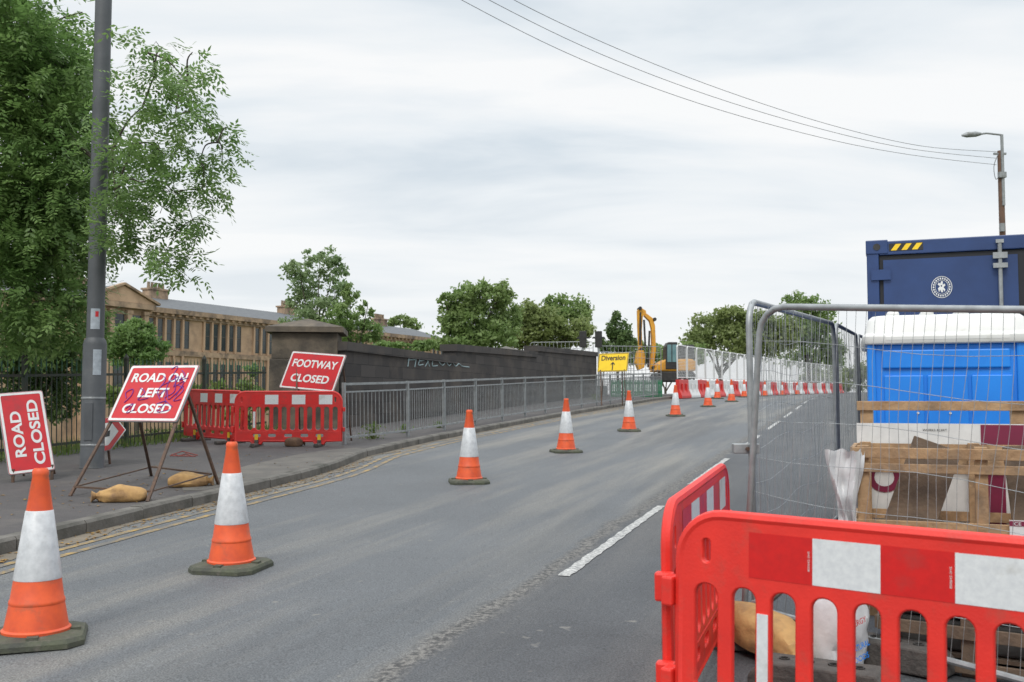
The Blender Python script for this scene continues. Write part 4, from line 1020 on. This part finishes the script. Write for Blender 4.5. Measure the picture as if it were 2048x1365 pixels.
for px,py in ((1279,618),(1308,640),(1281,700),(1305,736)):
    mb=MB(loc); mb.tube([P_(px,py)+Vector((0,-.36,0)),P_(px,py)+Vector((0,.36,0))],.10,10); mb.build('pivot_pin',M['black'],t)
pp([(1304,744),(1384,744),(1386,726),(1378,720),(1326,720),(1310,730)],-1.1,1.1,'body',M['catyellow'],.08)
cab=pp([(1325,740),(1325,696),(1330,687),(1348,687),(1350,740)],-1.15,-.1,'cab',M['black'],.03)
gm=mat('cab_glass',(.10,.20,.22),(.14,.26,.27),3,rough=.15)
for a_,b_ in ((1328,1336),(1338,1347)):
    mb=MB(loc); v=[P_(x,y,0)+Vector((0,-1.17,0)) for x,y in ((a_,726),(b_,726),(b_,692),(a_,692))]; mb.add(v,[(0,1,2,3)]); mb.build('cab_window',gm,cab)
pp([(1352,722),(1384,722),(1382,692),(1354,692)],-1.0,1.0,'engine_cover',M['black'],.04)
for dy in (-1.3,1.0):
    pp([(1306,752),(1312,745),(1378,745),(1384,752),(1380,764),(1310,764)],dy,dy+.45,'track',M['block'],.05)

# ---------------------------------------------------------------- right lamp pole and cables
Yp=30.0; c=at(2005,470,Yp); top=at(2003,270,Yp)
loc=Vector((c.x,Yp,g(Yp)))
t=thing('street_lamp','brown utility pole with a grey street lamp bracket above the blue container','street lamp',loc)
zt=top.z-loc.z
mb=MB(); mb.lathe([(.11,0),(.095,4),(.08,zt-.5)],14); mb.build('wooden_pole',M['wood_pole'],t,smooth=True)
mb=MB(); mb.tube([(.02,-.09,zt-2.2),(.02,-.09,zt-.02)],.045,10); mb.tube([(.02,-.09,zt-.03),(-.45,-.1,zt+.02),(-.75,-.1,zt-.02)],.03,8); mb.build('bracket',M['railgrey'],t,smooth=True)
mb=MB(); mb.tube([(-.62,-.1,zt-.0),(-.78,-.1,zt-.01),(-1.05,-.1,zt-.03),(-1.2,-.1,zt-.05)],[.045,.085,.085,.03],12); mb.build('lamp_head',M['railgrey'],t,smooth=True)
for nm,a_,b_ in (('junction_box',(-.11,-.16,zt-1.35),(.10,-.02,zt-1.18)),('insulator_bar',(-.2,-.03,zt-.62),(.18,.03,zt-.56)),('fuse_box',(-.12,-.16,zt-3.0),(.0,-.05,zt-2.75))):
    mb=MB(); mb.box(a_,b_); mb.build(nm,M['railgrey'],t)
mb=MB(); mb.tube(curve_pts([(-.1,-.1,zt-.6),(-.25,-.1,zt-1.0),(-.2,-.1,zt-1.4),(-.05,-.1,zt-1.2)],5),.012,4); mb.build('cable_loop',M['wire'],t)
for pts,lb in (([(1993,330),(1820,310),(1640,275),(1400,208),(1160,118),(930,4),(700,-130)],'lowest of the three overhead cables'),
               ([(1993,317),(1820,298),(1640,258),(1420,192),(1200,108),(985,4),(760,-125)],'middle of the three overhead cables'),
               ([(1993,304),(1840,292),(1660,250),(1450,182),(1240,100),(1035,4),(820,-120)],'uppermost of the three overhead cables')):
    P3=[at(x,y,Yp-1.85*i) for i,(x,y) in enumerate(pts)]
    mb=MB(P3[0]); mb.tube(curve_pts(P3,6),.0072,5); tag(mb.build('overhead_cable',M['wire'],smooth=True),lb+' crossing the sky','cable','overhead cables')

# ---------------------------------------------------------------- container
loc=Vector((3.12,8.70,g(8.7)+.10)); Hc=2.59
t=thing('shipping_container','dark navy blue shipping container with door end towards the camera','container',loc,(0,0,R(-20.5)))
Wc=2.44;Lc=6.06
mb=MB(); mb.box((.05,.06,.15),(Wc-.05,Lc,Hc-.04))
for i in range(26):
    y=.2+i*.225; mb.box((.0,y,.17),(.048,y+.11,Hc-.15)); mb.box((Wc-.048,y,.17),(Wc,y+.11,Hc-.15))
mb.build('container_body',M['navy'],t)
mb=MB(); mb.box((0,-.02,0),(.10,.10,Hc)); mb.box((Wc-.10,-.02,0),(Wc,.10,Hc)); mb.box((.101,-.02,Hc-.12),(Wc-.101,.10,Hc)); mb.box((.101,-.02,0),(Wc-.101,.10,.14)); mb.build('door_frame',M['navy'],t,bevel=.008)
for cxx in (0,Wc-.17):
    for z in (-.01,Hc-.11):
        mb=MB(); mb.box((cxx-.006,-.03,z),(cxx+.176,.14,z+.122)); cst=mb.build('corner_casting',M['navy'],t,bevel=.008)
        mb=MB(); mb.lathe([(.030,0),(.030,.004)],14,Matrix.Translation((cxx+.085,-.030,z+.06))@Matrix.Rotation(R(90),4,'X')); mb.build('casting_hole',M['black'],cst)
mb=MB(); mb.box((.105,.005,.145),(Wc-.105,.03,Hc-.125)); mb.build('door_seal',M['navydark'],t)
for x0,x1 in ((.135,Wc/2-.03),(Wc/2+.03,Wc-.135)):
    mb=MB(); mb.box((x0,-.012,.19),(x1,.004,Hc-.165)); d_=mb.build('door',M['navy'],t)
    for k in range(3):
        mb=MB(); z=.30+k*.75; mb.box((x0+.08,-.02,z),(x1-.08,-.0125,z+.10)); mb.build('door_rib',M['navy'],d_)
    for f in ((.87,) if x0<1 else (.30,.80)):
        x=x0+(x1-x0)*f
        mb=MB(); mb.tube([(x,-.05,.08),(x,-.05,Hc-.05)],.017,8)
        for z in (.3,1.1,1.9): mb.box((x-.05,-.045,z),(x+.05,-.013,z+.07))
        mb.box((x-.055,-.075,Hc-.28),(x+.055,-.035,Hc-.24)); mb.box((x-.055,-.075,Hc-.20),(x+.055,-.035,Hc-.15)); mb.box((x-.03,-.07,Hc-.07),(x+.03,-.035,Hc-.04))
        mb.build('lock_rod',M['galv'],d_)
    if x0<1:
        for z in (.5,1.2,1.9,2.25):
            mb=MB(); mb.box((x0-.1,-.04,z),(x0+.06,-.013,z+.09)); mb.build('hinge',M['navy'],d_)
for k in range(3):
    x=.20+k*.085; mb=MB(); mb.add([(x,-.0245,Hc-.085),(x+.045,-.0245,Hc-.085),(x+.085,-.0245,Hc-.03),(x+.04,-.0245,Hc-.03)],[(0,1,2,3)]); mb.build('hazard_stripe',M['signyellow'],t)
mb=MB(); mb.box((.185,-.0235,Hc-.09),(.46,-.0205,Hc-.025)); mb.build('hazard_backing',M['black'],t)
T=Matrix.Translation((.60,-.016,Hc-.42))@XZ
el=lambda a,b,n=32,cx=0,cy=0:[(cx+a*math.cos(2*math.pi*i/n),cy+b*math.sin(2*math.pi*i/n)) for i in range(n)]
mesh_obj('emblem_ring',plate([el(.083,.094),el(.078,.089)],.0005,0,T),M['signwhite'],t)
mesh_obj('emblem_band',plate([el(.053,.062),el(.050,.059)],.0005,0,T),M['signwhite'],t)
lt=[]
for i in range(22):
    a=2*math.pi*i/22; lt.append(el(.0062,.0085,8,.0645*math.cos(a),.0745*math.sin(a)))
mesh_obj('emblem_lettering',plate(lt,.0005,0,T),M['signwhite'],t)
mesh_obj('emblem_figure',plate([[(-.022,-.045),(-.012,-.02),(-.004,-.045),(.010,-.045),(.008,-.018),(.022,-.04),(.028,-.022),(.014,-.002),(.030,.016),(.022,.03),(.008,.018),(.010,.050),(-.004,.052),(-.010,.03),(-.024,.040),(-.032,.022),(-.014,.008),(-.03,-.01),(-.026,-.026)],el(.006,.008,8,-.002,.01)],.0005,0,T),M['signwhite'],t)
for a_,b_ in (((0,.2,-.10),(.3,.5,0)),((Wc-.3,.2,-.10),(Wc,.5,0)),((0,Lc-.6,-.24),(Wc,Lc-.3,0))):
    mb=MB(); mb.box(a_,b_); mb.build('support_block',M['timberdark'],t)

# ---------------------------------------------------------------- portable toilet
loc=Vector((2.67,7.52,g(7.5))); Wt=1.13
t=thing('portable_toilet','bright blue portable toilet with a white domed roof behind the timber crates','toilet',loc,(0,0,R(-18.5)))
Zc=1.78
mb=MB(); mb.box((.03,0,.1),(Wt-.05,1.08,Zc)); mb.build('cabin_wall',M['blue'],t,bevel=.03)
for x0,x1 in ((.015,.075),(Wt-.10,Wt-.03)):
    mb=MB(); mb.box((x0,-.025,.1),(x1,.06,Zc-.01)); mb.build('corner_post',M['blue'],t,bevel=.015)
for z0,z1 in ((Zc-.20,Zc-.06),(.2,.34)):
    mb=MB(); mb.box((.12,-.024,z0),(Wt-.14,-.002,z1)); mb.build('wall_frame',M['blue'],t,bevel=.012)
for k in range(3):
    x0=.13+k*.30; mb=MB(); mb.box((x0,-.018,.38),(x0+.275,-.002,Zc-.25)); mb.build('wall_panel',M['blue'],t,bevel=.012)
for x in (.36,.58):
    for z in (.97,1.25):
        mb=MB(); mb.lathe([(.009,0),(.009,.006)],8,Matrix.Translation((x,-.020,z))@Matrix.Rotation(R(90),4,'X')); mb.build('rivet',M['signwhite'],t)
def loft(mb,rings):
    n=len(rings[0][0]); v=[]
    for poly,z in rings: v+=[(x,y,z) for x,y in poly]
    f=[(i*n+k,i*n+(k+1)%n,(i+1)*n+(k+1)%n,(i+1)*n+k) for i in range(len(rings)-1) for k in range(n)]
    f.append(tuple((len(rings)-1)*n+k for k in range(n))); f.append(tuple(reversed(range(n)))); mb.add(v,f)
mb=MB(); cx0,cy0=Wt/2,.53
R_=lambda w,h,r:rrect(cx0,cy0,w,h,r,6)
loft(mb,[(R_(1.14,1.16,.06),Zc-.02),(R_(1.165,1.18,.07),Zc+.01),(R_(1.165,1.18,.07),Zc+.05),(R_(1.13,1.14,.08),Zc+.06),(R_(1.08,1.08,.09),Zc+.17),(R_(1.02,1.02,.10),Zc+.20),(R_(.96,.95,.10),Zc+.205)])
mb.build('roof',M['roofwhite'],t,smooth=True,bevel=.015)
for k in range(4):
    x=.16+k*.24; mb=MB(); mb.box((x,.04,Zc+.19),(x+.09,.98,Zc+.235)); mb.build('roof_rib',M['roofwhite'],t,bevel=.018)
mb=MB(); mb.box((Wt/2-.42,-.062,Zc+.01),(Wt/2+.42,-.052,Zc+.04)); mb.build('roof_vent',M['roofwhite'],t,bevel=.004)
mb=MB(); mb.box((.02,-.02,0),(Wt-.02,1.10,.1)); mb.build('skid_base',M['black'],t)

# ---------------------------------------------------------------- timber crates and stuff
def crate(label,loc,rot,Wd,Dp,Hh,rails,posts,m,group=None,pw=.085):
    t=thing('timber_crate',label,'crate',loc,rot,group)
    for z0,z1 in rails:
        j=random.uniform(-.010,.010)
        mb=MB(); mb.box((j,-.011,z0),(Wd+j,.011,z1)); mb.build('front_slat',m,t,bevel=.003)
        mb=MB(); mb.box((0,Dp-.011,z0+.003),(Wd,Dp+.011,z1)); mb.build('back_slat',m,t)
        mb=MB(); mb.box((-.014,.015,z0),(.008,Dp-.015,z1)); mb.build('side_slat',m,t)
        mb=MB(); mb.box((Wd-.008,.015,z0),(Wd+.014,Dp-.015,z1)); mb.build('side_slat',m,t)
    for x in posts:
        for y in (.014,Dp-.075):
            mb=MB(); mb.box((x,y,0),(x+pw,y+.06,Hh)); mb.build('post',m,t,bevel=.003)
    for k in range(7):
        mb=MB(); mb.box((.012+k*Wd/7,.08,.075),(.012+k*Wd/7+Wd/8.5,Dp-.08,.093)); mb.build('floor_board',m,t)
    return t
cl=Vector((1.97,5.78,g(5.7)))
RZ=R(-21)
Rz=Matrix.Translation(cl)@Matrix.Rotation(RZ,4,'Z')
Rz3=Matrix.Rotation(RZ,3,'Z')
crate('pale pine timber crate nearest the fence, holding old planks',cl+Vector((0,0,.50)),(0,0,RZ),1.75,.62,.645,[(.575,.635),(.495,.545),(.165,.225),(.0,.05)],[0.02,.64,1.25,1.64],M['timber'],pw=.065)
lw=Vector((1.97,5.46,g(5.3))); RZ2=R(-36); Lz=Matrix.Translation(lw)@Matrix.Rotation(RZ2,4,'Z')
crate('grey weathered lower pallet crate under the pine one',lw,(0,0,RZ2),1.75,.95,.48,[(.41,.475),(.19,.255),(.02,.08)],[.02,.42,.90,1.40,1.64],M['timberdark'])
for ix in range(4):
    for iz in range(2):
        z0=.10+iz*.165
        p_=Lz@Vector((.27+ix*.41,.42,z0)); mb=MB(); mb.box((-.185,-.30,0),(.185,.30,.155))
        o=mb.build('stone_block',M['block'],None,p_,bevel=.015); o.rotation_euler=(0,0,RZ2+R(random.uniform(-3,3))); tag(o,'dark stone block in the lower crate, %s column from the left, %s layer'%(ORD[ix+1],('bottom','top')[iz]),'stone block','dark blocks in the lower crate')
loc=Rz@Vector((.0,.66,.52)); t=thing('printed_board','large white and maroon printed board standing behind the pine crate','board',loc,(0,0,RZ))
mb=MB(); mb.box((.0,0,0),(1.85,.02,.74)); mb.build('board_panel',M['signwhite'],t)
for a_,b_ in (((.72,-.004,.60),(1.25,-.001,.735)),((.74,-.004,.08),(.85,-.001,.56)),((1.00,-.004,.10),(1.50,-.001,.56))):
    mb=MB(); mb.box(a_,b_); mb.build('maroon_block',M['maroon'],t)
T=Matrix.Translation((.22,-.005,.40))@XZ
text('Ou','board_text',t,T,0,0,.32,.19,M['maroon'],bold=.03)
T=Matrix.Translation((.46,-.005,.70))@XZ
text('WORKS ALERT','board_text',t,T,0,0,.14,.014,M['black'],bold=.005)
upv=Rz3@Vector((0,1,0))
for lb,(x0,x1),wd_ in (('dark weathered plank leaning right in the left half of the pine crate',(.26,.46),.27),('second dark plank leaning in the right half of the pine crate',(.97,.93),.26),('third dark plank at the right end of the pine crate',(1.42,1.38),.22)):
    a_=Rz@Vector((x0,.12,.60));b_=Rz@Vector((x1,.24,1.15)); mb=MB(a_); mb.beam(a_,b_,wd_,.035,up=upv); tag(mb.build('plank',M['timberdark'],bevel=.004),lb,'plank')
loc=Rz@Vector((.0,.76,.0)); t=thing('timber_pallet','pale timber pallet on edge between the toilet and the printed board','pallet',loc,(0,0,RZ))
for z in (.3,.6,.9,1.10,1.34):
    mb=MB(); mb.box((0,0,z),(1.85,.02,z+.06)); mb.build('slat',M['timber'],t,bevel=.003)
for x in (0.02,.9,1.75):
    mb=MB(); mb.box((x,.022,.0),(x+.08,.08,1.40)); mb.build('bearer',M['timber'],t)
p_=Rz@Vector((.92,-.03,.655)); t=thing('paper_tag','small white and maroon tag hanging on the right of the pine crate','tag',p_,(0,0,RZ))
mb=MB(); mb.box((-.12,0,0),(.24,.004,.10)); mb.build('tag_sheet',M['signwhite'],t)
mb=MB(); mb.box((-.12,-.002,.068),(.24,-.0005,.095)); mb.build('tag_band',M['maroon'],t)
text('CE','tag_text',t,Matrix.Translation((-.08,-.003,.081))@XZ,0,0,.035,.018,M['signwhite'],bold=.01)
mb=MB(); v=[];nx_=16;nz_=22
for j in range(nz_+1):
    for i in range(nx_+1):
        f=i/nx_;h=j/nz_
        x=-.13+f*.17+.025*math.sin(h*5+f*3); y=-.04+.03*math.sin(f*11+h*3)+.05*noise.noise(Vector((f*5,h*5,1))); z=.60+h*.52-.05*f*(1-h)+.03*noise.noise(Vector((f*6,h*3,4)))
        v.append(Rz@Vector((x*(1-.25*(1-h)),y,z)))
mb.off=v[0].copy()
mb.add(v,[(j*(nx_+1)+i,j*(nx_+1)+i+1,(j+1)*(nx_+1)+i+1,(j+1)*(nx_+1)+i) for j in range(nz_) for i in range(nx_)])
tag(mb.build('plastic_sheet',M['tarpwhite'],smooth=True),'crumpled white plastic sheet hanging off the left end of the pine crate','sheet')
